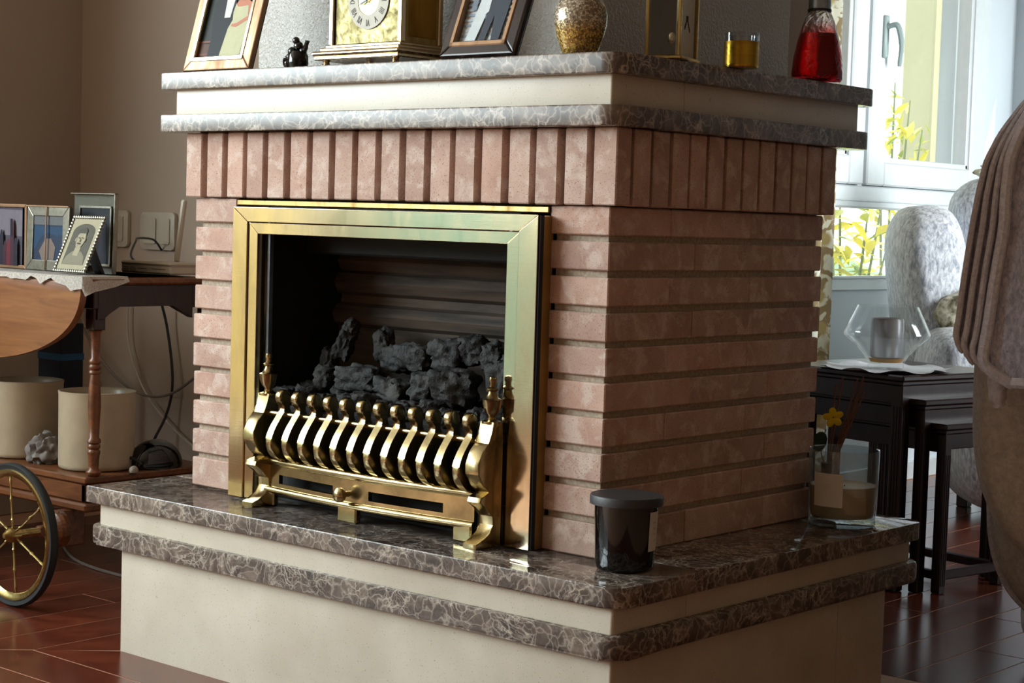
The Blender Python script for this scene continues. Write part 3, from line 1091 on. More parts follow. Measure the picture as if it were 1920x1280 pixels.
# 2: small glossy black ornament
t = thing('black_ornament', 'small glossy black ornament with curled figures, between frame and clock', 'ornament', (-.802, .0, ZM))
t.scale = (1.12, 1.12, 1.05)
bm = bmesh.new(); lathe(bm, [(.013, 0), (.017, .002), (.0185, .012), (.018, .026), (.014, .034), (.0, .037)], (0, 0, 0), 24)
obj('body', bm, M['gblack'], t, smooth=True)
bm = bmesh.new()
for (x, y, z, r) in ((-.012, -.004, .034, .009), (.0, 0, .044, .010), (-.002, -.004, .054, .0075), (.012, 0, .034, .008), (-.019, -.004, .024, .007), (-.020, -.008, .012, .0065)):
    m_ = Matrix.Translation((x, y, z)) @ Matrix.Diagonal((r, r * .8, r, 1))
    bmesh.ops.create_icosphere(bm, subdivisions=2, radius=1, matrix=m_)
obj('figure', bm, M['gblack'], t, smooth=True)
bm = bmesh.new(); tube(bm, [(.010, 0, .032), (.018, -.002, .036), (.022, -.002, .044), (.026, -.002, .053)], [.005, .005, .004, .0045], 8, 3)
obj('raised_arm', bm, M['gblack'], t, smooth=True)
bm = bmesh.new(); tube(bm, [(-.016, -.004, .026), (-.026, -.006, .020), (-.027, -.006, .010), (-.020, -.006, .005)], .0045, 8, 3)
obj('curl', bm, M['gblack'], t, smooth=True)

# 3: square brass mantel clock
ck = thing('mantel_clock', 'square brass mantel clock with white roman chapter ring and gilt dial', 'clock', (-.61, -.01, ZM), world=True)
BO = M['brass_old']
cx0, cx1, cy0, cy1 = -.711, -.511, -.004, .112
zb = ZM + .013
bm = B((cx0 - .02, cx1 + .012, cy0 - .02, cy1 + .015, zb, zb + .008, .002), (cx0 - .024, cx1 + .016, cy0 - .024, cy1 + .018, zb + .008, zb + .017, .0035), (cx0 - .012, cx1 + .006, cy0 - .012, cy1 + .01, zb + .017, zb + .024, .002), (cx0 - .004, cx1 + .002, cy0 - .004, cy1 + .004, zb + .024, zb + .030, .0015))
obj('base_moulding', bm, M['brass'], ck)
zt = zb + .030
obj('case_back', B((cx0 + .004, cx1 - .003, cy0 + .012, cy1, zt, zt + .215)), BO, ck)
for x, y in ((cx0, cy0), (cx1 - .012, cy0), (cx1 - .012, cy1 - .012), (cx0, cy1 - .012)):
    obj('corner_post', B((x, x + .012, y, y + .012, zt, zt + .215, .002)), M['brass'], ck)
obj('side_panel', B((cx1 - .006, cx1 - .0015, cy0 + .022, cy1 - .018, zt + .012, zt + .205, .001)), m_brass('gold_side_panel', (170, 128, 58), .45, .5, (110, 78, 34)), ck, label='gold engraved side panel')
obj('top_moulding', B((cx0 - .01, cx1 + .01, cy0 - .01, cy1 + .01, zt + .215, zt + .232, .004)), M['brass'], ck)
M['dialplate'] = m_brass('matt_gilt_dial_plate', (146, 136, 96), .5, .6, (112, 100, 66), (50, 50, 50))
dp = obj('dial_plate', B((cx0 + .014, cx1 - .014, cy0 + .006, cy0 + .010, zt + .002, zt + .213)), M['dialplate'], ck)
dcx, dcz = -.606, 1.001
ring = bmesh.new()
n = 64
ro, ri = .0555, .0285
vs = [[ring.verts.new((dcx + r * math.cos(2 * PI * k / n), y, dcz + r * math.sin(2 * PI * k / n))) for k in range(n)] for r, y in ((ro, cy0 + .006), (ro, cy0 + .0035), (ri, cy0 + .0035), (ri, cy0 + .006))]
for a, b in zip(vs, vs[1:]):
    for k in range(n):
        ring.faces.new((a[k], a[(k + 1) % n], b[(k + 1) % n], b[k]))
obj('chapter_ring', ring, col('white_enamel', (206, 202, 190)), ck, label='white ring with roman numerals')
cd = bmesh.new(); lathe(cd, [(0, 0), (.028, 0), (.028, .001), (0, .001)], (dcx, cy0 + .0045, dcz), 40, axis='Y')
obj('dial_centre', cd, m_brass('gilt_centre', (222, 190, 110), .35, .4, (180, 140, 70), (60, 60, 60)), ck, label='gilt dial centre')
nums = ['XII', 'I', 'II', 'III', 'IIII', 'V', 'VI', 'VII', 'VIII', 'IX', 'X', 'XI']
for k, s in enumerate(nums):
    a = PI / 2 - 2 * PI * k / 12
    me = text_mesh(s, .0165)
    me.materials.append(M['ink'])
    me.transform(Matrix.Diagonal((.72, 1.15, 1, 1)))
    r_ = .0425
    me.transform(Matrix.Translation((dcx + r_ * math.cos(a), cy0 + .0030, dcz + r_ * math.sin(a))) @ Euler((PI / 2, 0, 0)).to_matrix().to_4x4() @ Matrix.Rotation(a - PI / 2, 4, 'Z'))
    link('numeral', me, ck)
for ang, L in ((PI * .62, .026), (-PI * .12, .036)):
    bm = bmesh.new(); prism(bm, [(-.0012, -.006), (.0012, -.006), (.002, L * .6), (0, L), (-.002, L * .6)], -.001, 0, 'XZ')
    for v in bm.verts:
        u, z = v.co.x, v.co.z
        v.co = Vector((dcx + u * math.cos(ang) - z * math.sin(ang), cy0 + .001 + v.co.y, dcz + u * math.sin(ang) + z * math.cos(ang)))
    obj('hand', bm, M['black'], ck)
for x in (cx0 + .002, cx1 - .008):
    for y in (cy0 - .006, cy1):
        bm = bmesh.new(); lathe(bm, [(.011, 0), (.012, .003), (.007, .006), (.006, .009), (.009, .0132)], (x, y, ZM + .0003), 20)
        obj('foot', bm, M['brass'], ck, smooth=True)

# 4: mahogany frame with the black and white photograph
w, h, fw = .178, .24, .026
X = lambda u: fw + u * (w - 2 * fw)
Z = lambda v: fw + v * (h - 2 * fw)
shapes = [(0, sc(R01))]
for k in range(9):
    v = .03 + k * .055
    shapes.append((1 if k % 2 else 2, sc([(0, v), (1, v + .01), (1, v + .035), (0, v + .025)])))
shapes += [(3, sc([(.30, .25), (.50, .28), (.44, .62), (.32, .66), (.24, .5)])), (4, sc([(.14, 0), (.34, 0), (.44, .35), (.42, .52), (.26, .5), (.20, .2)])),
           (5, sc([(.42, 0), (.52, 0), (.60, .30), (.66, 0), (.80, 0), (.84, .45), (.98, .62), (.94, .86), (.70, .92), (.50, .80), (.46, .45)])), (0, sc([(.40, .3), (.47, .34), (.46, .62), (.38, .6)])),
           (6, sc([(.52, .88), (.66, .90), (.68, .98), (.54, .98)])), (3, sc([(.12, .36), (.22, .36), (.22, .56), (.12, .56)]))]
pm = [col('print_white', (214, 220, 224)), col('print_blue_grey', (150, 164, 178)), col('print_pale', (190, 200, 208)), col('print_mid', (120, 132, 144)), col('print_light', (206, 214, 216)), col('print_charcoal', (62, 68, 78)), col('print_face', (160, 164, 166))]
frame_thing('photo_frame', 'dark mahogany photo frame with a black and white wedding print', 'photo frame', (-.374, -.030, ZM), (-.37, 0, 0), w, h, fw, .016, M['mahog'], M['champagne'], shapes, pm, group='framed photographs on the mantel')


# 5: crackle glass vase
def m_mosaic():
    t = NT('gold_crackle_mosaic')
    v = t.obj()
    vo = t.n('ShaderNodeTexVoronoi'); vo.inputs['Scale'].default_value = 330
    t.l(v, vo.inputs['Vector'])
    de = t.n('ShaderNodeTexVoronoi', feature='DISTANCE_TO_EDGE'); de.inputs['Scale'].default_value = 330
    t.l(v, de.inputs['Vector'])
    bw = t.n('ShaderNodeRGBToBW'); t.l(vo.outputs['Color'], bw.inputs[0])
    cold = t.ramp(bw.outputs[0], [(0.25, lin((140, 122, 98))), (0.5, lin((196, 180, 152))), (0.75, lin((230, 220, 200)))])
    gold = t.ramp(bw.outputs[0], [(0.25, lin((130, 96, 44))), (0.5, lin((184, 146, 72))), (0.75, lin((226, 190, 96)))])
    sx = t.n('ShaderNodeSeparateXYZ'); t.l(v, sx.inputs[0])
    k = t.ramp(sx.outputs[2], [(0.040, (1, 1, 1)), (0.062, (0, 0, 0))])
    c = t.mix(k, cold, gold)
    c = t.mix(t.ramp(de.outputs['Distance'], [(0.02, (1, 1, 1)), (0.08, (0, 0, 0))]), c, lin((70, 54, 34)))
    t.set(Base_Color=c, Roughness=t.ramp(bw.outputs[0], [(.3, (.12, .12, .12)), (.8, (.4, .4, .4))]), Metallic=0.3, Coat_Weight=0.5, Coat_Roughness=0.05)
    t.bump(vo.outputs['Color'], 0.6, 0.001)
    return t.m


t = thing('mosaic_vase', 'round bellied gold and silver crackle mosaic vase near the mantel corner', 'vase', (-.083, .005, ZM))
bm = bmesh.new(); lathe(bm, [(.026, 0), (.030, .001), (.034, .012), (.041, .032), (.0462, .052), (.0475, .068), (.045, .083), (.037, .097), (.026, .106), (.020, .112), (.021, .122), (.026, .130), (.024, .131), (.018, .121), (.016, .112), (0, .10)], (0, 0, 0), 48)
obj('body', bm, m_mosaic(), t, smooth=1.2)

# 6: little glazed brass clock
t = thing('carriage_clock', 'small dark brass carriage clock with glass sides and a cream dial', 'clock', (.052, .115, ZM), (0, 0, .30))
for x, y in ((-.066, 0), (-.007, 0), (-.007, .095), (-.066, .095)):
    obj('corner_post', B((x, x + .007, y, y + .007, .006, .145, .0015)), M['brass_old'], t)
obj('base', B((-.070, .004, -.004, .106, 0, .007, .002)), M['brass_old'], t)
obj('top', B((-.070, .004, -.004, .106, .145, .155, .003)), M['brass_old'], t)
obj('back_plate', B((-.064, -.058, .006, .096, .007, .144)), M['black'], t)
obj('dark_lining', B((-.058, -.012, .060, .064, .007, .144)), col('dark_umber', (44, 34, 28)), t)
bm = bmesh.new(); lathe(bm, [(0, 0), (.006, .004), (.0085, .012), (.006, .020), (0, .024)], (-.020, .012, .026), 16)
obj('pendulum_bob', bm, M['brass'], t, smooth=True)
obj('inner_rail', B((-.058, -.008, .004, .007, .104, .107)), M['silver'], t)
obj('side_glass', B((-.060, -.007, .0015, .0025, .008, .144)), M['gglass'], t)
d_ = obj('dial', B((-.012, -.006, .010, .092, .008, .144)), col('cream_dial', (196, 192, 176)), t, label='cream dial with dark hands')
bm = bmesh.new()
box(bm, -.0062, -.0050, .046, .056, .072, .080)
for a, L in ((2.55, .03), (3.75, .026)):
    for q in range(6):
        y = .051 + math.sin(a) * L * q / 6; z = .076 + math.cos(a) * L * q / 6
        box(bm, -.0062, -.0050, y - .0013, y + .0013, z - .003, z + .003)
obj('hands', bm, M['ink'], d_)
me = text_mesh('XII', .012); me.materials.append(M['ink'])
me.transform(Matrix.Translation((-.0052, .051, .118)) @ Euler((PI / 2, 0, PI / 2)).to_matrix().to_4x4())
link('numeral', me, d_)

# 7: gold candle glass
t = thing('gold_candle_glass', 'short clear tumbler with ribbed gold lower part beside the small clock', 'candle holder', (.053, .305, ZM))
bm = bmesh.new(); pr_ = [(.0, 0), (.030, 0), (.0318, .003)]
for k in range(9):
    pr_ += [(.0318 + .0005 * (k % 2), .004 + k * .0048)]
pr_ += [(.0322, .047), (.030, .047), (.029, .006), (0, .006)]
lathe(bm, pr_, (0, 0, 0), 40, cap=False)
obj('gold_sleeve', bm, m_brass('gold_foil', (190, 150, 56), .3, .5, (120, 86, 26), (8, 8, 50)), t, smooth=True, label='gold ribbed lower part')
bm = bmesh.new(); lathe(bm, [(.0322, .047), (.0325, .062), (.0320, .0625), (.0312, .062), (.0309, .047)], (0, 0, 0), 40, cap=False)
obj('glass_rim', bm, M['jar'], t, smooth=True)
bm = bmesh.new(); lathe(bm, [(.0, .030), (.0285, .030)], (0, 0, .0), 30, cap=False)
obj('wax', bm, M['wax'], t)


# 8: red glass bottle with metal collar
def m_red():
    t = NT('red_shaded_glass')
    v = t.obj()
    sx = t.n('ShaderNodeSeparateXYZ'); t.l(v, sx.inputs[0])
    n_ = t.noise(v, 26, 3, 0.5, 1.5)
    c = t.ramp(sx.outputs[2], [(0.055, (.80, .01, .02)), (0.085, (.75, .05, .06)), (0.120, (.85, .78, .76))])
    t.set(Base_Color=c, Transmission_Weight=0.92, Roughness=0.05, IOR=1.35)
    t.bump(n_, 0.5, 0.01)
    return t.m


t = thing('red_glass_bottle', 'tapering red glass bottle with brushed metal collar at mantel end', 'bottle', (.015, .632, ZM))
bm = bmesh.new(); lathe(bm, [(0, .001), (.046, .001), (.0505, .006), (.0510, .018), (.0475, .050), (.0415, .082), (.0335, .112), (.0255, .131), (.0215, .139), (.019, .139), (.023, .130), (.031, .111), (.039, .081), (.045, .050), (.048, .020), (.044, .010), (0, .010)], (0, 0, 0), 56)
obj('body', bm, m_red(), t, smooth=1.2)
bm = bmesh.new(); lathe(bm, [(0, .011), (.043, .011), (.0462, .020), (.0435, .050), (.0378, .080), (.034, .095), (0, .095)], (0, 0, 0), 40)
obj('red_liquid', bm, plain('deep_red_liquid', (226, 16, 30), 0.12, var=.3, scale=20, Transmission_Weight=0.75), t, smooth=1.2)
bm = bmesh.new(); lathe(bm, [(.0222, .1385), (.0235, .139), (.0235, .143), (.0222, .144)], (0, 0, 0), 40)
obj('collar_ring', bm, M['black'], t, smooth=True)
bm = bmesh.new(); lathe(bm, [(.0222, .144), (.0222, .190), (.018, .194), (.012, .196), (.012, .215), (0, .216)], (0, 0, 0), 40)
cp = obj('metal_collar', bm, M['steel'], t, smooth=.6)
for k in range(8):
    a = 2 * PI * k / 8 + .2
    o = obj('slot', B((-.0026, .0026, -.0006, .0006, -.006, .006, .0004)), M['black'], t, loc=(.0222 * math.cos(a), .0222 * math.sin(a), .172), rot=(0, 0, a + PI / 2))

# ------------------------------------------------------------------ things on the hearth
HZ = 0.0006
t = thing('black_candle_jar', 'glossy black candle jar with matt charcoal lid on the hearth corner', 'candle', (.0795, -.032, HZ))
bm = bmesh.new(); lathe(bm, [(0, 0), (.046, 0), (.0495, .003), (.0505, .010), (.0545, .108), (.0545, .110), (0, .110)], (0, 0, 0), 64)
obj('jar', bm, M['gblack'], t, smooth=.8)
bm = bmesh.new(); lathe(bm, [(0, .1105), (.0565, .1105), (.0625, .1115), (.0628, .124), (.0612, .1268), (0, .1275)], (0, 0, 0), 64)
obj('lid', bm, M['lid'], t, smooth=.6)
bm = bmesh.new()
a0, a1 = -.10, .44
rows = []
for z in (.036, .103):
    r_ = .0513 + (z - .01) / .098 * .004
    rows.append([bm.verts.new((r_ * math.cos(a0 + (a1 - a0) * k / 12), r_ * math.sin(a0 + (a1 - a0) * k / 12), z)) for k in range(13)])
for k in range(12):
    bm.faces.new((rows[0][k], rows[0][k + 1], rows[1][k + 1], rows[1][k]))
lb = obj('paper_label', bm, M['paper'], t, smooth=True)


def curved_text(s, size, r, z, a_mid, parent, mat, rz=0.0):
    me = text_mesh(s, size)
    me.materials.append(mat)
    for v in me.vertices:
        a = a_mid + v.co.x / r
        rr = r + .0004 + rz
        zz = z + v.co.y
        v.co = Vector((rr * math.cos(a), rr * math.sin(a), zz))
    link('lettering', me, parent)


for k in range(4):
    curved_text('|||||||||', .0028, .0543, .085 - k * .010, .17, lb, M['ink'])

t = thing('white_candle_jar', 'large clear glass candle jar half full of cream wax, square label', 'candle', (.088, .675, HZ))
bm = bmesh.new(); lathe(bm, [(0, 0), (.062, 0), (.0660, .003), (.0675, .030), (.0700, .150), (.0695, .1515), (.0672, .150), (.0650, .030), (.062, .018), (0, .018)], (0, 0, 0), 72)
obj('glass_jar', bm, M['jar'], t, smooth=.9)
bm = bmesh.new(); lathe(bm, [(0, .0185), (.0605, .0185), (.0640, .030), (.0655, .080), (.058, .077), (0, .076)], (0, 0, 0), 64)
wx = obj('wax', bm, M['wax'], t, smooth=.9)
bm = bmesh.new(); tube(bm, [(0, 0, .066), (.001, 0, .074), (.003, .001, .079)], .0012, 6)
obj('wick', bm, M['black'], wx)
bm = bmesh.new()
rows = []
a0, a1 = -1.98, -1.05
for z in (.042, .108):
    r_ = .0685 + (z - .042) / .066 * .0012
    rows.append([bm.verts.new((r_ * math.cos(a0 + (a1 - a0) * k / 14), r_ * math.sin(a0 + (a1 - a0) * k / 14), z)) for k in range(15)])
for k in range(14):
    bm.faces.new((rows[0][k], rows[0][k + 1], rows[1][k + 1], rows[1][k]))
lb = obj('paper_label', bm, M['paper'], t, smooth=True, label='square cream paper label')
curved_text('--- ----', .0042, .0696, .0865, -1.515, lb, M['ink'])
curved_text('---- --- -----', .0034, .0694, .0815, -1.515, lb, M['ink'])

t = thing('reed_diffuser', 'reed diffuser with brown sticks and yellow flower behind the glass candle', 'diffuser', (-.020, .790, HZ))
bm = bmesh.new(); lathe(bm, [(0, 0), (.026, 0), (.028, .004), (.028, .055), (.020, .068), (.011, .076), (.011, .100), (.013, .102), (0, .102)], (0, 0, 0), 28)
obj('bottle', bm, col('dark_amber_glass', (46, 30, 22)), t, smooth=.8)
for k, (dx, dy, L) in enumerate(((.052, .02, .28), (.034, -.01, .285), (.060, .03, .285), (.066, .025, .275), (.004, .012, .265), (.075, .012, .255))):
    bm = bmesh.new(); tube(bm, [(0, 0, .06), (dx * .95 + .004, dy, L)], .0019, 6)
    obj('reed', bm, col('brown_reed', (122, 82, 56)), t, smooth=True)
fl = bmesh.new()
tube(fl, [(0, 0, .09), (-.012, -.006, .13), (-.002, -.004, .172)], .0012, 6, 3)
st = obj('flower_stem', fl, col('leaf_green', (40, 62, 34)), t, smooth=True)
for k in range(5):
    a = 2 * PI * k / 5 + .5
    pm_ = bmesh.new()
    bmesh.ops.create_uvsphere(pm_, u_segments=10, v_segments=6, radius=1, matrix=Matrix.Translation((.012 * math.cos(a), 0, .012 * math.sin(a))) @ Matrix.Rotation(-a, 4, 'Y') @ Matrix.Diagonal((.011, .0022, .0078, 1)))
    obj('petal', pm_, col('yellow_petal', (232, 196, 30)), st, smooth=True, loc=(.020, -.014, .199), rot=(.2, 0, .7))
bm = bmesh.new(); bmesh.ops.create_uvsphere(bm, u_segments=10, v_segments=6, radius=1, matrix=Matrix.Diagonal((.016, .004, .022, 1)))
obj('leaf', bm, col('leaf_green', (40, 62, 34)), st, smooth=True, loc=(-.014, -.008, .145), rot=(0, .3, .7))

# ------------------------------------------------------------------ trolley table on the left
tt = thing('drop_leaf_trolley', 'turned wooden drop-leaf tea trolley with large brass spoked wheels', 'trolley', (-2.0, .22, ZF), world=True)
OK_, LF = M['oak'], M['leaf']
TX0, TX1, TY0, TY1 = -2.52, -1.552, .055, .395
ZT = .425
obj('table_top', B((TX0, TX1, TY0, TY1, ZT - .018, ZT, .005)), OK_, tt)
obj('apron', B((TX0 + .02, TX1 - .014, TY0 + .018, TY0 + .034, ZT - .075, ZT - .018, .002), (TX0 + .02, TX1 - .014, TY1 - .034, TY1 - .018, ZT - .075, ZT - .018, .002)), M['mahog'], tt)
ap = bmesh.new()
prism(ap, [(TY0 + .03, ZT - .018), (TY1 - .03, ZT - .018), (TY1 - .03, ZT - .10), (TY1 - .06, ZT - .085), (TY1 - .09, ZT - .068), (TY0 + .09, ZT - .068), (TY0 + .06, ZT - .085), (TY0 + .045, ZT - .10), (TY0 + .03, ZT - .10)], TX1 - .034, TX1 - .012, 'YZ', .002)
obj('end_apron', ap, M['mahog'], tt, label='dark shaped end apron')
for sgn, yy in ((-1, TY0 - .002),):
    n_ = 40
    cxm = (TX0 + TX1) / 2
    pts = [(cxm + (TX1 - .012 - cxm) * math.cos(PI * k / n_), ZT - .012 - .205 * max(0, math.sin(PI * k / n_)) ** .80) for k in range(n_ + 1)]
    bm = bmesh.new(); prism(bm, list(reversed(pts)), min(yy, yy + sgn * .018), max(yy, yy + sgn * .018), 'XZ', .004)
    obj('drop_leaf', bm, LF, tt, smooth=.5)
lp = [(.013, -.045), (.017, -.042), (.018, -.036), (.012, -.030), (.0125, -.020), (.0135, .002), (.0155, .010), (.0155, .014), (.012, .018), (.0155, .022), (.0155, .027), (.0125, .031), (.0165, .034), (.0165, .040), (.012, .045), (.013, .08), (.0155, .12), (.0135, .17), (.0105, .195), (.0145, .198), (.0145, .203), (.011, .206), (.0145, .209), (.0145, .215), (.0115, .219), (.0145, .223), (.0145, .228), (.010, .234), (.0115, .28), (.013, .292), (.016, .298), (.012, .302)]
for x, y in ((TX1 - .036, TY0 + .040), (TX1 - .020, TY1 + .020), (TX0 + .03, TY0 + .04), (TX0 + .03, TY1 - .032)):
    bm = bmesh.new(); lathe(bm, lp, (x, y, 0), 24)
    lg = obj('leg', bm, OK_, tt, smooth=.9)
    obj('leg_block', B((x - .017, x + .017, y - .017, y + .017, .300, ZT - .018, .002)), M['mahog'], lg)
obj('lower_shelf', B((TX0, TX1 - .020, TY0 + .006, TY1 + .05, -.062, -.046, .003), (TX0 + .006, TX1 - .026, TY0 + .012, TY0 + .03, -.108, -.062, .004), (TX0 - .004, TX1 - .014, TY0 + .002, TY1 + .052, -.128, -.108, .005), (TX1 - .046, TX1 - .026, TY0 + .012, TY1, -.108, -.062, .004)), OK_, tt)
for x, y in ((TX1 - .03, TY1 - .03), (TX0 + .04, TY1 - .03)):
    bm = bmesh.new(); lathe(bm, [(.014, -.285), (.018, -.20), (.014, -.128)], (x, y, 0), 16); obj('rear_leg', bm, OK_, tt, smooth=True)
    bm = bmesh.new(); lathe(bm, [(.010, -.015), (.024, -.012), (.027, 0), (.024, .012), (.010, .015)], (x, y, -.3105), 20, axis='Y'); obj('castor', bm, M['rubber'], tt, smooth=True)


def wheel(cx, cy, cz):
    R = .1665
    bm = bmesh.new()
    for v in range(1):
        prof_ = [(R - .014, -.008), (R - .004, -.010), (R, -.004), (R, .004), (R - .004, .010), (R - .014, .008)]
        lathe(bm, prof_ + [prof_[0]], (cx, cy, cz), 72, cap=False, axis='Y')
    wh = obj('wheel_rim', bm, M['rubber'], tt, smooth=.8, label='black rubber tyre')
    bm = bmesh.new()
    prof_ = [(R - .032, -.003), (R - .026, -.010), (R - .016, -.011), (R - .012, -.006), (R - .012, .006), (R - .028, .006)]
    lathe(bm, prof_ + [prof_[0]], (cx, cy, cz), 72, cap=False, axis='Y')
    obj('brass_rim', bm, M['brass_wheel'], wh, smooth=.8)
    for k in range(6):
        a = PI / 2 + .10 + k * PI / 3
        bm = bmesh.new()
        pts = []; rs = []
        for q, rr in enumerate((.016, .030, .034, .038, .044, .060, .075, .080, .084, .088, .102, .118, .124, .128, .140)):
            pts.append((cx + rr * math.cos(a), cy, cz + rr * math.sin(a)))
            rs.append(.0042 if rr in (.034, .080, .084, .124) else .0026)
        tube(bm, pts, rs, 8)
        obj('spoke', bm, M['brass_wheel'], wh, smooth=True)
    bm = bmesh.new(); lathe(bm, [(0, -.026), (.006, -.025), (.010, -.018), (.016, -.012), (.018, -.004), (.018, .012), (.010, .016), (.010, .13), (0, .13)], (cx, cy, cz), 24, axis='Y')
    obj('hub', bm, M['brass_wheel'], wh, smooth=.8)


wheel(-1.641, -.088, ZF + .1668)
wheel(-2.33, -.088, ZF + .1668)
for x in (-1.641, -2.33):
    bm = bmesh.new()
    lathe(bm, [(.0, -.010), (.030, -.008), (.040, .0), (.045, .008), (.045, .02), (0, .02)], (x, .02, ZF + .167), 28, axis='Y')
    box(bm, x - .016, x + .016, .022, .10, ZF + .125, -.129, .003)
    box(bm, x - .012, x + .012, -.02, .03, ZF + .155, ZF + .179, .003)
    obj('wheel_bracket', bm, OK_, tt)

# lace runner on the trolley, hanging over the front corner
lc = bmesh.new()
n_ = 46
top = []
for i in range(n_ + 1):
    x = -2.48 + i * (.925) / n_
    sc_ = .004 * math.sin(i * 2.1) + .003 * math.sin(i * 1.1)
    dep = .012 + .004 * math.sin(i * 1.7)
    if i > n_ - 5:
        dep = .020 + .010 * (i - n_ + 5) / 5
    top.append([lc.verts.new(p) for p in ((x, .33, ZT + .0022), (x, .16, ZT + .0022), (x, TY0 + .004, ZT + .0026), (x, TY0 - .0235, ZT + .002), (x, TY0 - .0255 + sc_ * .2, ZT - dep + sc_))])
for a, b in zip(top, top[1:]):
    for k in range(4):
        lc.faces.new((a[k], b[k], b[k + 1], a[k + 1]))
e1 = top[-1]
e2 = [lc.verts.new(p) for p in ((-1.5465, .16, ZT - .010), (-1.5465, .12, ZT - .022), (-1.5465, TY0 + .004, ZT - .034), (-1.5475, TY0 - .02, ZT - .044))]
lc.faces.new((e1[1], e1[2], e2[1], e2[0])); lc.faces.new((e1[2], e1[3], e2[2], e2[1])); lc.faces.new((e1[3], e1[4], e2[3], e2[2]))
bmesh.ops.solidify(lc, geom=lc.faces[:], thickness=0.0016)
tag(obj('lace_runner', lc, M['lace']), 'white lace runner draped over the trolley top and corner', 'table runner')
ZL = ZT + .0035

# frames standing on the trolley
w, h = .30, .162
X = lambda u: .008 + u * (w - .016)
Z = lambda v: .008 + v * (h - .016)
shapes = [(0, sc([(0, 0), (.95, 0), (.95, 1), (0, 1)])), (1, sc([(0, .55), (.95, .5), (.95, .95), (0, .97)]))]
for k in range(16):
    u = .04 + k * .056
    hh = .50 + .12 * math.sin(k * 1.9) + (.18 if k == 14 else 0)
    shapes.append(((2, 3, 2, 4)[k % 4], sc([(u - .03, 0), (u + .03, 0), (u + .028, hh - .12), (u + .01, hh), (u - .01, hh), (u - .028, hh - .12)])))
shapes.append((4, sc([(.80, .5), (.83, .5), (.82, .80), (.80, .80)])))
frame_thing('photo_frame', 'wide narrow-edged frame with a photo of a crowd in dark clothes', 'photo frame', (-2.250, .155, ZL), (0, 0, 0), w, h, .009, .008, M['champagne'], None, shapes,
            [col('print_dusk', (70, 66, 78)), col('print_lilac', (108, 102, 112)), col('print_plum', (62, 34, 46)), col('print_red', (96, 34, 44)), col('print_navy', (34, 32, 46))], group='framed photographs on the trolley')
w, h = .175, .160
fw = .026
X = lambda u: fw + u * (w - 2 * fw)
Z = lambda v: fw + v * (h - 2 * fw)
shapes = [(0, sc(R01)), (1, sc([(0, .2), (.3, .55), (.5, .62), (.8, .55), (1, .6), (1, .75), (0, .78)])), (2, sc([(.3, 0), (.7, 0), (.75, .3), (.6, .5), (.4, .48), (.2, .2)])), (3, sc([(0, .8), (1, .8), (1, 1), (0, 1)]))]
t = frame_thing('photo_frame', 'square frame with worn silver border and a blue photo, second from left', 'photo frame', (-1.945, .150, ZL), (-.03, 0, 0), w, h, fw, .008, M['silver'], None, shapes,
                [col('print_blue', (36, 48, 70)), col('print_sea', (30, 60, 88)), col('print_sand', (112, 98, 92)), col('print_mist', (92, 94, 96))], group='framed photographs on the trolley')
obj('glass_edge', B((.0, w, -.012, -.009, h - .003, h), (.084, .087, -.012, -.010, 0, h)), M['champagne'], t)
# thick clear glass frame
t = thing('glass_photo_frame', 'tall clear glass block frame with a dark photograph', 'photo frame', (-1.835, .205, ZT + .0008), (-.02, 0, 0), 'framed photographs on the trolley')
obj('glass_plate', B((0, .178, -.012, -.004, 0, .196, .001)), M['gglass'], t)
obj('edge', B((.176, .179, -.013, -.003, 0, .196), (0, .179, -.013, -.003, .194, .196)), M['silver'], t)
obj('inner_frame', B((.040, .045, -.016, -.012, .02, .165), (.165, .170, -.016, -.012, .02, .165), (.040, .170, -.016, -.012, .160, .165), (.040, .170, -.016, -.012, .02, .025)), M['silver'], t)
X = lambda u: .045 + u * .12
Z = lambda v: .025 + v * .135
obj('print', flat([(0, sc(R01)), (1, sc([(.1, 0), (.5, 0), (.5, .8), (.3, .9), (.1, .7)])), (1, sc([(.6, 0), (.9, 0), (.85, .7), (.7, .8)]))], -.0125), [col('print_night', (26, 28, 36)), col('print_shade', (44, 42, 52))], t)
obj('backing', B((0.002, .176, -.002, .0, 0, .194)), col('grey_backing', (112, 104, 94)), t)
# ornate little frame with the oval portrait
w, h = .128, .150
t = thing('ornate_photo_frame', 'small beaded silver frame leaning back, old oval portrait of a person', 'photo frame', (-1.741, .085, ZL), (-.42, 0, 0), 'framed photographs on the trolley')
obj('plate', B((.006, w - .006, -.005, 0, .006, h - .006, .001)), col('ivory_mount', (158, 150, 124)), t)
bd = bmesh.new()
for k in range(15):
    for (x, z) in ((.005 + k * (w - .010) / 14, .005), (.005 + k * (w - .010) / 14, h - .005)):
        bmesh.ops.create_icosphere(bd, subdivisions=1, radius=.0052, matrix=Matrix.Translation((x, -.005, z)))
for k in range(1, 17):
    for (x, z) in ((.005, .005 + k * (h - .010) / 17), (w - .005, .005 + k * (h - .010) / 17)):
        bmesh.ops.create_icosphere(bd, subdivisions=1, radius=.0052, matrix=Matrix.Translation((x, -.005, z)))
obj('beaded_edge', bd, M['silver'], t, smooth=True)
X = lambda u: .022 + u * (w - .044)
Z = lambda v: .022 + v * (h - .044)
arch = [(0, 0), (1, 0), (1, .80)] + [(.5 + .5 * math.cos(PI * k / 12), .80 + .20 * math.sin(PI * k / 12)) for k in range(1, 12)] + [(0, .80)]
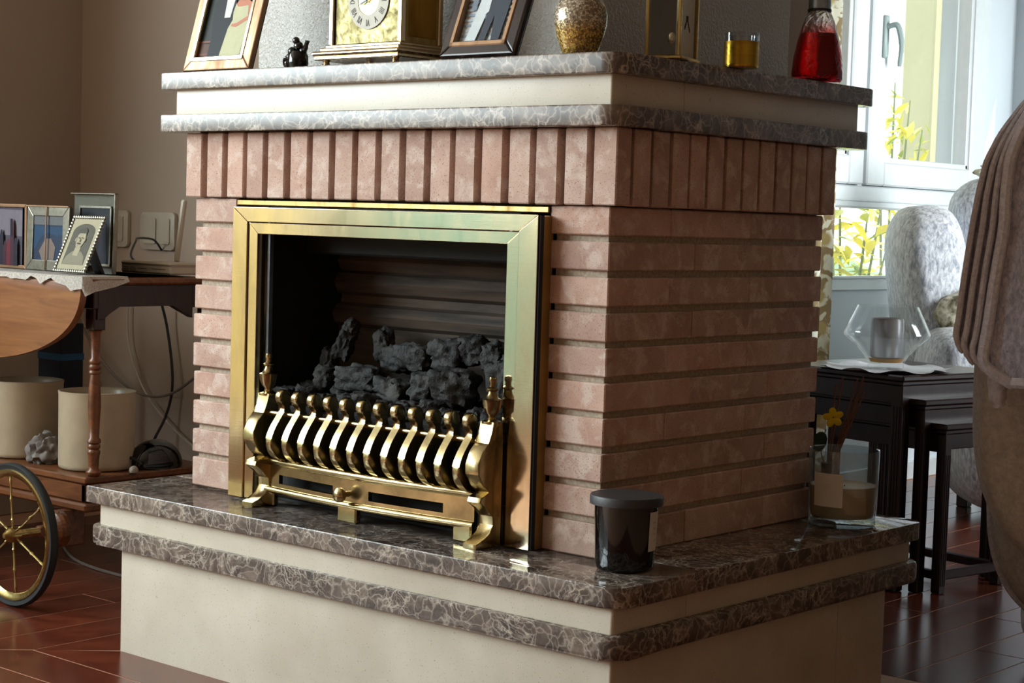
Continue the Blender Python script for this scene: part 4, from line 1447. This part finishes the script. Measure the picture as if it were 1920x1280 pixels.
shapes = [(0, sc(arch)), (1, sc([(.0, 0), (1, 0), (.92, .2), (.70, .32), (.30, .32), (.1, .2)])), (2, sc([(.36, .22), (.62, .20), (.64, .42), (.38, .42)])), (2, sc(oval(.5, .62, .20, .23))), (3, sc([(.30, .70), (.36, .76), (.64, .76), (.70, .70), (.68, .84), (.58, .90), (.42, .90), (.32, .84)])), (2, sc(oval(.29, .60, .03, .05))), (2, sc(oval(.71, .60, .03, .05))), (1, sc([(.485, .62), (.515, .62), (.53, .55), (.47, .55)])),
          (3, sc([(.40, .63), (.47, .63), (.47, .65), (.40, .65)])), (3, sc([(.54, .63), (.61, .63), (.61, .65), (.54, .65)])), (3, sc([(.42, .49), (.57, .49), (.55, .52), (.44, .52)]))]
obj('print', flat(shapes, -.0056), [col('sepia_dark', (74, 70, 58)), col('sepia_mid', (120, 114, 94)), col('sepia_light', (150, 142, 118)), col('sepia_hair', (64, 60, 50))], t)
st = bmesh.new(); prism(st, [(.001, h * .6), (.001, h * .7), (.085, .032), (.080, .028)], .05, .08, 'YZ')
obj('strut', st, M['black'], t)

# router with its aerial
t = thing('wifi_router', 'flat off-white router with one upright aerial at the trolley end', 'router', (-1.68, .345, ZT + .0006))
obj('body', B((-.075, .12, -.055, .04, .004, .026, .004)), M['plastic'], t)
obj('lid', B((-.078, .122, -.058, .042, .024, .034, .006)), M['plastic'], t)
obj('vent', B(*[(x, x + .022, -.0562, -.054, .008 + k * .0045, .0095 + k * .0045) for k in range(3) for x in (-.065, -.035)] + [(-.005, .03, -.0562, -.054, .016, .0175), (.05, .10, -.0562, -.054, .016, .0175)]), col('vent_shadow_grey', (88, 80, 72)), t)
obj('aerial', B((-.007, .007, -.006, .006, 0, .155, .003)), M['plastic'], t, loc=(.050, .02, .034), rot=(0, .17, 0))
# wall sockets
for k, (x, z) in enumerate(((-2.545, .528), (-2.325, .525))):
    t = thing('wall_socket', ['cream wall socket half hidden behind the glass frame', 'cream wall socket on the wall behind the router aerial'][k], 'socket', (x, YB - .0006, z), group='sockets on the back wall')
    obj('plate', prism(bmesh.new(), rrect(-.08, .08, -.055, .055, .016), -.012, 0, 'XZ', .003), M['plastic'], t, smooth=.5)
    obj('rocker', prism(bmesh.new(), rrect(-.060, -.004, -.038, .038, .006), -.016, -.012, 'XZ', .001), M['plastic'], t)
    obj('rocker', prism(bmesh.new(), rrect(.004, .060, -.038, .038, .006), -.016, -.012, 'XZ', .001), M['plastic'], t)


def cable(name, pts, r, mat, label):
    bm = bmesh.new(); tube(bm, pts, r, 6, 6)
    tag(obj(name, bm, mat, smooth=True), label, 'cable')


cable('cable', [(-2.30, .845, .47), (-2.28, .80, .50), (-2.22, .70, .505), (-2.1, .60, .50), (-1.95, .47, .462), (-1.84, .43, .44), (-1.75, .392, .4335)], .003, M['bcable'], 'black cable curving from the wall socket to the router')
cable('cable', [(-2.26, .80, .36), (-2.25, .83, .25), (-2.22, .83, .10), (-2.23, .82, .0), (-2.25, .78, -.10), (-2.26, .74, -.25), (-2.2, .66, ZF + .006)], .004, M['bcable'], 'black cable hanging down the wall below the trolley end')
cable('cable', [(-2.75 + .06, .80, .33), (-2.62, .82, .20), (-2.50, .82, .10), (-2.36, .82, .045), (-2.22, .82, .055), (-2.08, .82, .13), (-1.95, .82, .22)], .004, M['cable'], 'grey cable sagging across the wall behind the trolley')
cable('cable', [(-2.66, .82, .36), (-2.63, .82, .25), (-2.58, .82, .12), (-2.50, .82, -.05), (-2.45, .82, -.20), (-2.44, .78, ZF + .006)], .003, M['cable'], 'thin grey cable hanging behind the turned trolley leg')
cable('cable', [(-2.70, .70, .20), (-2.70, .74, .05), (-2.71, .76, -.05), (-2.70, .76, -.13), (-2.66, .70, ZF + .006)], .004, M['cable'], 'grey cable hanging in the corner above the dark box')
cable('cable', [(-2.45, .84, .30), (-2.44, .84, .18), (-2.36, .84, .05), (-2.22, .84, -.05), (-2.05, .84, -.12), (-1.9, .84, -.15)], .003, M['plastic'], 'thin white cable curving down the wall right of the leg')
cable('cable', [(-2.3, .5, ZF + .004), (-2.0, .34, ZF + .004), (-1.75, .30, ZF + .004), (-1.5, .33, ZF + .004), (-1.2, .36, ZF + .004)], .004, M['cable'], 'pale grey cable lying on the floor under the trolley')

# crocks, bag, shaver-like black device and parcel on the lower shelf
ZS_ = -.0455


def crock(x, y, label, h=.205):
    t = thing('ceramic_crock', label, 'crock', (x, y, ZS_), group='ceramic crocks on the lower shelf')
    bm = bmesh.new(); lathe(bm, [(0, 0), (.084, 0), (.090, .004), (.091, .012), (.092, h - .008), (.0935, h), (.090, h + .001), (.086, h - .006), (.084, .012), (0, .010)], (0, 0, 0), 56)
    obj('pot', bm, M['crock'], t, smooth=.9)
    return t


crock(-1.700, .185, 'cream glazed ceramic crock behind the turned trolley leg', .188)
crock(-1.990, .18, 'cream glazed ceramic crock at the left edge above the wheel', .192)
t = thing('blue_box', 'dark blue box standing upright at the left edge above a crock', 'box', (-2.05, .325, ZS_))
obj('carton', B((-.05, .05, -.035, .035, 0, .33, .002)), col('dark_navy_card', (28, 32, 44)), t)
obj('band', B((-.051, .051, -.036, .036, .235, .252)), col('blue_card', (40, 84, 120)), t)


def blobbed(sx, sy, sz, seed, amp=.25, fr=2.2, sub=4, flatb=True):
    bm = bmesh.new(); bmesh.ops.create_icosphere(bm, subdivisions=sub, radius=1)
    for v in bm.verts:
        p = v.co.copy()
        q = p * (1 + amp * noise.noise(p * fr + Vector((seed, 0, 0))) + amp * .4 * noise.noise(p * fr * 2.7 + Vector((0, seed, 0))))
        if flatb and q.z < -.55: q.z = -.55
        v.co = Vector((q.x * sx, q.y * sy, (q.z + (.55 if flatb else 0)) * sz))
    return bm


tag(obj('plastic_bag', blobbed(.036, .045, .045, 3, .45, 3), col('grey_crumpled_plastic', (120, 112, 108)), smooth=1.2, loc=(-1.845, .140, ZS_)), 'crumpled grey plastic bag between the two ceramic crocks', 'bag')
tag(obj('wire_brush', B((-.055, .055, -.02, .02, 0, .030, .004)), col('dark_blue_plastic', (26, 34, 52)), loc=(-1.865, .27, ZS_), rot=(0, 0, -.5)), 'dark blue flat case behind the crumpled bag', 'case')
t = thing('black_appliance', 'black domed appliance with a handle slot beside the crock', 'appliance', (-1.625, .305, ZS_))
bm = bmesh.new()
bmesh.ops.create_uvsphere(bm, u_segments=32, v_segments=16, radius=1)
for v in bm.verts:
    v.co = Vector((v.co.x * .052, v.co.y * .075, max(v.co.z, -.1) * .062 + .0062))
obj('shell', bm, M['gblack'], t, smooth=.8)
bm = bmesh.new(); tube(bm, [(-.030, -.074, .016), (-.012, -.080, .028), (.018, -.079, .028), (.036, -.068, .015)], .004, 8, 4)
obj('handle', bm, M['rubber'], t, smooth=True)
t_ = tag(obj('small_ball', blobbed(.011, .011, .011, 5, .05), col('pale_stopper', (150, 138, 126)), smooth=True, loc=(-1.572, .20, ZS_)), 'small pale round stopper beside the black appliance', 'stopper')


# ------------------------------------------------------------------ nest of three tables
MH = M['mahog']
NROT = (0, 0, -.20)


def nest_table(label, x1, y0, y1, x0, h, leg, shelf=False):
    t = thing('nest_table', label, 'side table', (-.308, 1.641, ZF + .0006), NROT, 'nest of three dark tables')
    obj('top', B((x0, x1, y0, y1, h - .016, h, .004)), MH, t)
    obj('top_moulding', B((x0 + .008, x1 - .008, y0 + .008, y1 - .008, h - .026, h - .016, .002)), MH, t)
    a = .012
    for nm, bx in (('apron', (x0 + .02, x1 - .02, y0 + a, y0 + a + .014, h - .075, h - .026)), ('apron', (x1 - a - .014, x1 - a, y0 + .02, y1 - .02, h - .066, h - .026)), ('apron', (x0 + .02, x1 - .02, y1 - a - .014, y1 - a, h - .075, h - .026))):
        obj(nm, B(bx + (.002,)), MH, t)
    for x in (x0 + .010, x1 - .010 - leg):
        for y in (y0 + .010, y1 - .010 - leg):
            l = B((x, x + leg, y, y + leg, 0, h - .026, .003))
            for q in (.28, .55, .8):
                box(l, x + leg * q - .0015, x + leg * q + .0015, y - .0015, y + leg + .0015, .02, h - .08)
                box(l, x - .0015, x + leg + .0015, y + leg * q - .0015, y + leg * q + .0015, .02, h - .08)
            obj('leg', l, MH, t)
    if shelf:
        for bx in ((x0 + .02, x1 - .02, y0 + .014, y0 + .03, .035, .06), (x0 + .02, x1 - .02, y1 - .03, y1 - .014, .035, .06), (x1 - .03, x1 - .014, y0 + .03, y1 - .03, .035, .06)):
            obj('stretcher', B(bx + (.003,)), MH, t)
    return t


nest_table('tallest dark mahogany nest table carrying the glass bowl', 0, 0, .445, -.46, .5600, .036)
nest_table('middle dark mahogany nest table half pulled from under the tallest', .040, .042, .405, -.40, .500, .030)
nest_table('smallest dark mahogany nest table in front with low stretchers', .080, .080, .368, -.34, .440, .028, True)
TZ = ZF + .5612


M['thin'] = m_thin('blown_glass')
BX, BY = -.442, 1.79
dl = bmesh.new()
n_ = 72
c0 = dl.verts.new((BX, BY, TZ + .002))
rings = []
for q, rr in enumerate((.06, .11, .145, .165)):
    rings.append([dl.verts.new((BX + rr * (1 + (.06 if q == 3 else .02) * math.sin(14 * 2 * PI * k / n_)) * math.cos(2 * PI * k / n_), BY + rr * (1 + (.06 if q == 3 else .02) * math.sin(14 * 2 * PI * k / n_)) * math.sin(2 * PI * k / n_),
                                TZ + .002 + (.0045 * (q / 3) ** 2 * (1 + math.sin(9 * 2 * PI * k / n_ + q)) if q > 1 else 0))) for k in range(n_)])
for k in range(n_):
    dl.faces.new((c0, rings[0][k], rings[0][(k + 1) % n_]))
for a, b in zip(rings, rings[1:]):
    for k in range(n_):
        dl.faces.new((a[k], b[k], b[(k + 1) % n_], a[(k + 1) % n_]))
bmesh.ops.solidify(dl, geom=dl.faces[:], thickness=0.0012)
tag(obj('doily', dl, M['doily'], smooth=1.0), 'white scalloped doily under the glass bowl on the tallest nest table', 'doily')
t = thing('glass_bowl', 'angular clear glass bowl holding a small frosted candle and amber liquid', 'bowl', (BX, BY, TZ + .0026))
bm = bmesh.new(); lathe(bm, [(0, .0), (.044, 0), (.047, .004), (.046, .014), (.060, .036), (.090, .066), (.1125, .086), (.1135, .094), (.100, .124), (.080, .166), (.0785, .166), (.098, .124), (.111, .094), (.110, .087), (.088, .069), (.058, .040), (.043, .018), (0, .016)], (0, 0, 0), 72)
obj('bowl', bm, M['thin'], t, smooth=.9)
bm = bmesh.new(); lathe(bm, [(0, .0175), (.042, .0175), (.048, .028), (0, .028)], (0, 0, 0), 40)
obj('amber_liquid', bm, plain('amber', (226, 160, 40), .2, var=.05, Transmission_Weight=.5), t, smooth=.6, label='amber liquid in the base')
bm = bmesh.new(); lathe(bm, [(0, .030), (.040, .030), (.043, .034), (.0435, .128), (.0405, .134), (.034, .128), (.030, .126), (0, .127)], (0, 0, 0), 48)
obj('frosted_candle', bm, plain('frosted_grey_glass', (186, 182, 186), .3, var=.1, scale=12, Transmission_Weight=.55), t, smooth=.8, label='small frosted grey candle')

# ------------------------------------------------------------------ upholstery helpers
RH = Vector((.7587, .6514, 0))
DH = Vector((-.6514, .7587, 0))


def cushion(bm, c, sx, sd, sz, e=.5, tilt=0.0, sub=5, wob=.02, seed=0):
    """rounded box in the axes RH / DH / Z"""
    r = bmesh.ops.create_icosphere(bm, subdivisions=sub, radius=1)
    c = Vector(c)
    for v in r['verts']:
        p = v.co.copy()
        q = Vector((math.copysign(abs(p.x) ** e, p.x), math.copysign(abs(p.y) ** e, p.y), math.copysign(abs(p.z) ** e, p.z)))
        q *= (1 + wob * noise.noise(p * 2 + Vector((seed, 0, 0))))
        a, d, z = q.x * sx, q.y * sd, q.z * sz
        a, z = a * math.cos(tilt) + z * math.sin(tilt), -a * math.sin(tilt) + z * math.cos(tilt)
        v.co = c + RH * a + DH * d + Vector((0, 0, z))
    return bm


# far armchair in mottled grey fabric by the window
t = thing('armchair', 'pale mottled grey winged armchair standing in front of the bay window', 'armchair', (-.75, 3.1, ZF), world=True)
F = M['fabric']
bm = cushion(bmesh.new(), (-.925, 2.935, .395), .118, .22, .285, .62, -.15); obj('wing', bm, F, t, smooth=True)
bm = cushion(bmesh.new(), (-.815, 3.165, .615), .145, .13, .165, .70, -.1); obj('headrest', bm, F, t, smooth=True)
bm = cushion(bmesh.new(), (-.70, 3.22, .30), .20, .12, .34, .62, -.1); obj('backrest', bm, F, t, smooth=True)
bm = cushion(bmesh.new(), (-.735, 2.80, .185), .125, .20, .105, .62, .1); obj('arm', bm, F, t, smooth=True)
bm = cushion(bmesh.new(), (-.665, 3.10, -.06), .235, .30, .255, .62, 0); obj('seat_body', bm, F, t, smooth=True)
bm = cushion(bmesh.new(), (-.54, 2.92, .17), .16, .24, .09, .6, 0); obj('seat_cushion', bm, F, t, smooth=True)
for dx, dy in ((.10, -.15), (-.12, .18), (.16, .1)):
    p = Vector((-.665, 3.10, 0)) + RH * dx + DH * dy
    obj('foot', B((p.x - .02, p.x + .02, p.y - .02, p.y + .02, ZF + .0005, ZF + .10, .003)), MH, t)
bm = cushion(bmesh.new(), (-.745, 2.835, .335), .10, .09, .078, .7, -.45, wob=.12, seed=4)
tag(obj('cushion', bm, M['fab2'], smooth=True), 'yellow-brown patterned cushion tucked into the grey armchair', 'cushion')
bm = cushion(bmesh.new(), (-.775, 3.11, .792), .07, .08, .022, .8, .1, wob=.35, seed=9)
tag(obj('patterned_throw', bm, M['fab2'], smooth=True), 'scrap of patterned throw lying over the top of the headrest', 'throw')

# near armchair at the right edge with the plush blanket over it
NO = Vector((.38, .63, 0))


def P(s, d, z):
    return NO + RH * s + DH * d + Vector((0, 0, z))


t = thing('armchair', 'taupe armchair at the right edge under the plush blanket', 'armchair', tuple(P(.42, .2, ZF)), world=True)
SF = M['sofa']
bm = cushion(bmesh.new(), P(.44, .13, .40), .40, .085, .475, .55); obj('backrest', bm, SF, t, smooth=True)
bm = cushion(bmesh.new(), P(.42, .34, .07), .285, .12, .30, .75); obj('side_wing', bm, SF, t, smooth=True)
pp = []
for k in range(15):
    a = PI * .38 + PI * 1.0 * k / 14
    ca, sa = math.cos(a), math.sin(a)
    pp.append(tuple(P(.42 + .289 * math.copysign(abs(ca) ** .75, ca), .335, .07 + .304 * math.copysign(abs(sa) ** .75, sa))))
bm = bmesh.new(); tube(bm, pp, .006, 8, 3); obj('piping', bm, M['plush_edge'], t, smooth=True, label='pale piping along the edge')
bm = cushion(bmesh.new(), P(.50, .40, -.16), .24, .22, .178, .45); obj('base', bm, SF, t, smooth=True)
bm = cushion(bmesh.new(), P(.46, .42, .10), .26, .30, .12, .5); obj('seat_cushion', bm, SF, t, smooth=True)

EDGE = [(.90, .150), (.868, .105), (.833, .069), (.78, .030), (.723, .003), (.66, -.010), (.60, -.018), (.50, -.030), (.427, -.037), (.366, -.045)]


def edge_s(z):
    if z >= EDGE[0][0]:
        return EDGE[0][1]
    for (za, sa), (zb, sb) in zip(EDGE, EDGE[1:]):
        if zb <= z <= za:
            k = (za - z) / (za - zb)
            return sa + (sb - sa) * k
    return EDGE[-1][1] + (EDGE[-1][0] - z) * -.1


def blanket_layer(off, zb, d0, th, corner, s1=.74, rows=60, cols=40, amp=.004, z_top=None):
    bm = bmesh.new()
    g = []
    for i in range(rows + 1):
        v = i / rows
        row = []
        for j in range(cols + 1):
            u = (j / cols) ** 1.6
            ztop = .905
            z = ztop + (zb - ztop) * v
            k = min(1.0, max(0.0, (.90 - z) / .30))
            s0 = edge_s(z) + off * k
            if z < zb + corner:
                q = (zb + corner - z) / corner
                s0 += corner * (1 - math.sqrt(max(0, 1 - q * q)))
            s = s0 + (s1 - s0) * u
            zt_ = .905 - .9 * max(0, .16 - s) ** 1.35 - .04 * max(0, s - .45)
            z2 = min(z, zt_)
            bulge = -.022 * math.sin(min(1, (s - s0) / .10) * PI / 2) * (.35 + .65 * v)
            d = d0 + bulge + amp * math.sin(s * 42 + 3 * z) + .003 * noise.noise(Vector((s * 18, z * 10, d0 * 40)))
            if z > .80:
                d += (z - .80) ** 2 * 4.0
            fz = .0018 * noise.noise(Vector((s * 140, z * 140, d0 * 10)))
            row.append(bm.verts.new(P(s, d + fz, z2)))
        g.append(row)
    for a, b in zip(g, g[1:]):
        for j in range(cols):
            bm.faces.new((a[j], a[j + 1], b[j + 1], b[j]))
    bmesh.ops.solidify(bm, geom=bm.faces[:], thickness=th)
    hem = [P(*q) for q in []]
    edge = [(a[0].co.copy()) for a in g]
    return bm, edge, [v.co.copy() for v in g[-1]]


bl = thing('plush_blanket', 'grey-brown plush blanket folded over the armchair at the right edge', 'blanket', tuple(P(.3, 0, .35)), world=True)
for k, (off, zb, d0, cr_) in enumerate(((0.0, .372, -.012, .015), (.014, .352, -.030, .02), (.028, .338, -.048, .03), (.042, .318, -.068, .055))):
    bm, ed, bot = blanket_layer(off, zb, d0, .012, cr_)
    obj('fold', bm, M['plush'], bl, smooth=1.2)
    hm = bmesh.new()
    pts = ed[::3] + (bot[1:26:3] if k == 3 else bot[1:10:3])
    tube(hm, [p + RH * -.001 + DH * -.006 for p in pts], .0062 if k < 3 else .0105, 8, 2)
    obj('hem', hm, M['plush_edge'], bl, smooth=True, label='pale velvety hem')
tl = bmesh.new()
tube(tl, [P(.040, -.03, .335), P(.037, -.03, .30), P(.040, -.03, .278), P(.043, -.03, .268)], [.020, .017, .012, .004], 12, 3)
obj('hanging_corner', tl, M['plush_edge'], bl, smooth=True, label='pale corner hanging below the folds')

# ------------------------------------------------------------------ outside
obj('ground', B((XL - .2, XW - .2, YB + .15, 25, ZF - .25, ZF - .15), (XW - .2, 12, YE + .15, 25, ZF - .25, ZF - .15)), M['terrace'], kind='structure')
GZ = ZF - .149
obj('terrace', B((-30, XL - .2, -25, .85, ZF - .25, ZF - .15), (-30, XL - .2, .85, 25, ZF - .25, ZF - .15)), plain('bright_terrace', (214, 208, 198), .9), kind='structure')  # unseen paving made brighter so its reflection lightens the hearth slab edges
tag(obj('hedge', blobbed(.35, 2.6, .62, 31, .12, 3, 5), col('grey_green_hedge', (112, 132, 104)), smooth=1.2, loc=(-4.3, 7.6, GZ + .002), rot=(0, 0, .25)), 'low grey-green hedge behind the shrub outside the lower pane', 'hedge')
t = thing('neighbouring_wall', 'cream rendered outside wall seen through the upper window pane', 'wall', (-2.7, 6.1, GZ), world=True)
obj('wall_face', B((-2.78, -2.6, 6.08, 6.36, GZ, 4.2, .01)), M['cliff'], t)
obj('reveal', B((-2.60, -2.585, 6.16, 6.20, GZ, 4.2, .004)), M['cliff'], t)
obj('window_upright', B((-2.85, -2.60, 6.37, 6.43, GZ, 4.2, .006), (-2.85, -2.58, 6.47, 6.56, GZ, 4.2, .006)), M['white'], t)
obj('window_upright', B((-2.85, -2.62, 6.60, 8.2, GZ, 4.2, .006)), M['white'], t)


def leaf_mesh(L, Wd, bend):
    bm = bmesh.new()
    prof = [(0, .0), (.15, .35), (.4, 1.0), (.7, .7), (1, 0)]
    mid_ = [bm.verts.new((0, L * a, bend * L * a * a)) for a, b in prof]
    lf = [bm.verts.new((-Wd * b, L * a, bend * L * a * a + .25 * Wd * b)) for a, b in prof[1:-1]]
    rt = [bm.verts.new((Wd * b, L * a, bend * L * a * a + .25 * Wd * b)) for a, b in prof[1:-1]]
    for side in (lf, rt):
        bm.faces.new((mid_[0], side[0], mid_[1]))
        for k in range(2):
            bm.faces.new((mid_[k + 1], side[k], side[k + 1], mid_[k + 2]))
        bm.faces.new((mid_[3], side[2], mid_[4]))
    me = bpy.data.meshes.new('leaf'); bmesh.ops.recalc_face_normals(bm, faces=bm.faces); bm.to_mesh(me); bm.free()
    me.materials.append(M['leafy'])
    return me


LM = [leaf_mesh(.13, .022, -.35), leaf_mesh(.10, .018, -.15), leaf_mesh(.075, .012, .1)]


def shrub(name, label, base, stems, zr, n, spread, meshes, seed, droop=.1):
    R = random.Random(seed)
    t = thing(name, label, 'shrub', base)
    for (dx, dy, h_) in stems:
        bm = bmesh.new(); tube(bm, [(0, 0, 0), (dx * .4, dy * .4, h_ * .5), (dx, dy, h_)], [.008, .006, .003], 6, 3)
        obj('stem', bm, col('shrub_stem', (120, 128, 84)), t, smooth=True)
    for k in range(n):
        dx, dy, h_ = R.choice(stems)
        q = R.uniform(zr[0], 1.0)
        x = dx * q ** 1.5 + R.gauss(0, spread); y = dy * q ** 1.5 + R.gauss(0, spread); z = h_ * q
        link('leaf', R.choice(meshes), t, loc=(x, y, z), rot=(R.uniform(-.7, .9) - droop, R.uniform(-.6, .6), R.uniform(0, 2 * PI)))
    return t


shrub('leafy_shrub', 'yellow-green broad leaved shrub outside the lower fixed pane', (-1.98, 4.22, GZ), [(-.05, .0, 1.24), (.02, .12, 1.15), (.0, -.16, 1.18), (.03, .22, 1.2), (-.06, -.28, 1.1), (.02, .3, 1.02)], (.45, 1), 230, .055, LM[:2], 3)
shrub('leafy_shrub', 'tall feathery yellow-green shrub outside the upper pane', (-2.42, 5.36, GZ), [(.0, .0, 1.80), (.02, .12, 1.72), (.0, -.14, 1.70), (.05, .20, 1.58), (-.03, -.08, 1.62)], (.55, 1), 150, .045, LM[1:], 5, -.4)
# garden on the left side (only seen reflected in the polished brass)
for i, (x, y, r_, c, nm) in enumerate(((-5.2, -7.9, .62, (206, 186, 148), 'pale golden'), (-5.4, -6.45, .55, (120, 134, 116), 'grey-green'), (-5.1, -5.1, .50, (124, 156, 158), 'blue-green'), (-5.5, -3.85, .60, (192, 178, 136), 'pale olive'), (-5.2, -9.5, .62, (92, 112, 74), 'dull green'), (-5.6, -2.3, .60, (150, 158, 136), 'pale green'))):
    o = obj('garden_bush', blobbed(r_, r_, 1.0, i + 11, .25, 2.4, 4), col('bush_' + nm, c), smooth=1.2, loc=(x, y, GZ + .002))
    tag(o, nm + ' rounded garden bush beyond the glazed doors', 'bush', 'garden bushes')
t = thing('garden_wall', 'low pale garden wall behind the bushes', 'wall', (-7.4, -5, GZ), world=True)
obj('wall_face', B((-7.5, -7.3, -13, 1.5, GZ + .002, .95, .01)), col('weathered_render', (190, 186, 174)), t)
for k in range(9):
    obj('post', B((-7.32, -7.22, -12.4 + k * 1.5, -12.25 + k * 1.5, GZ + .002, 1.25, .01)), col('post_grey', (96, 92, 84)), t)
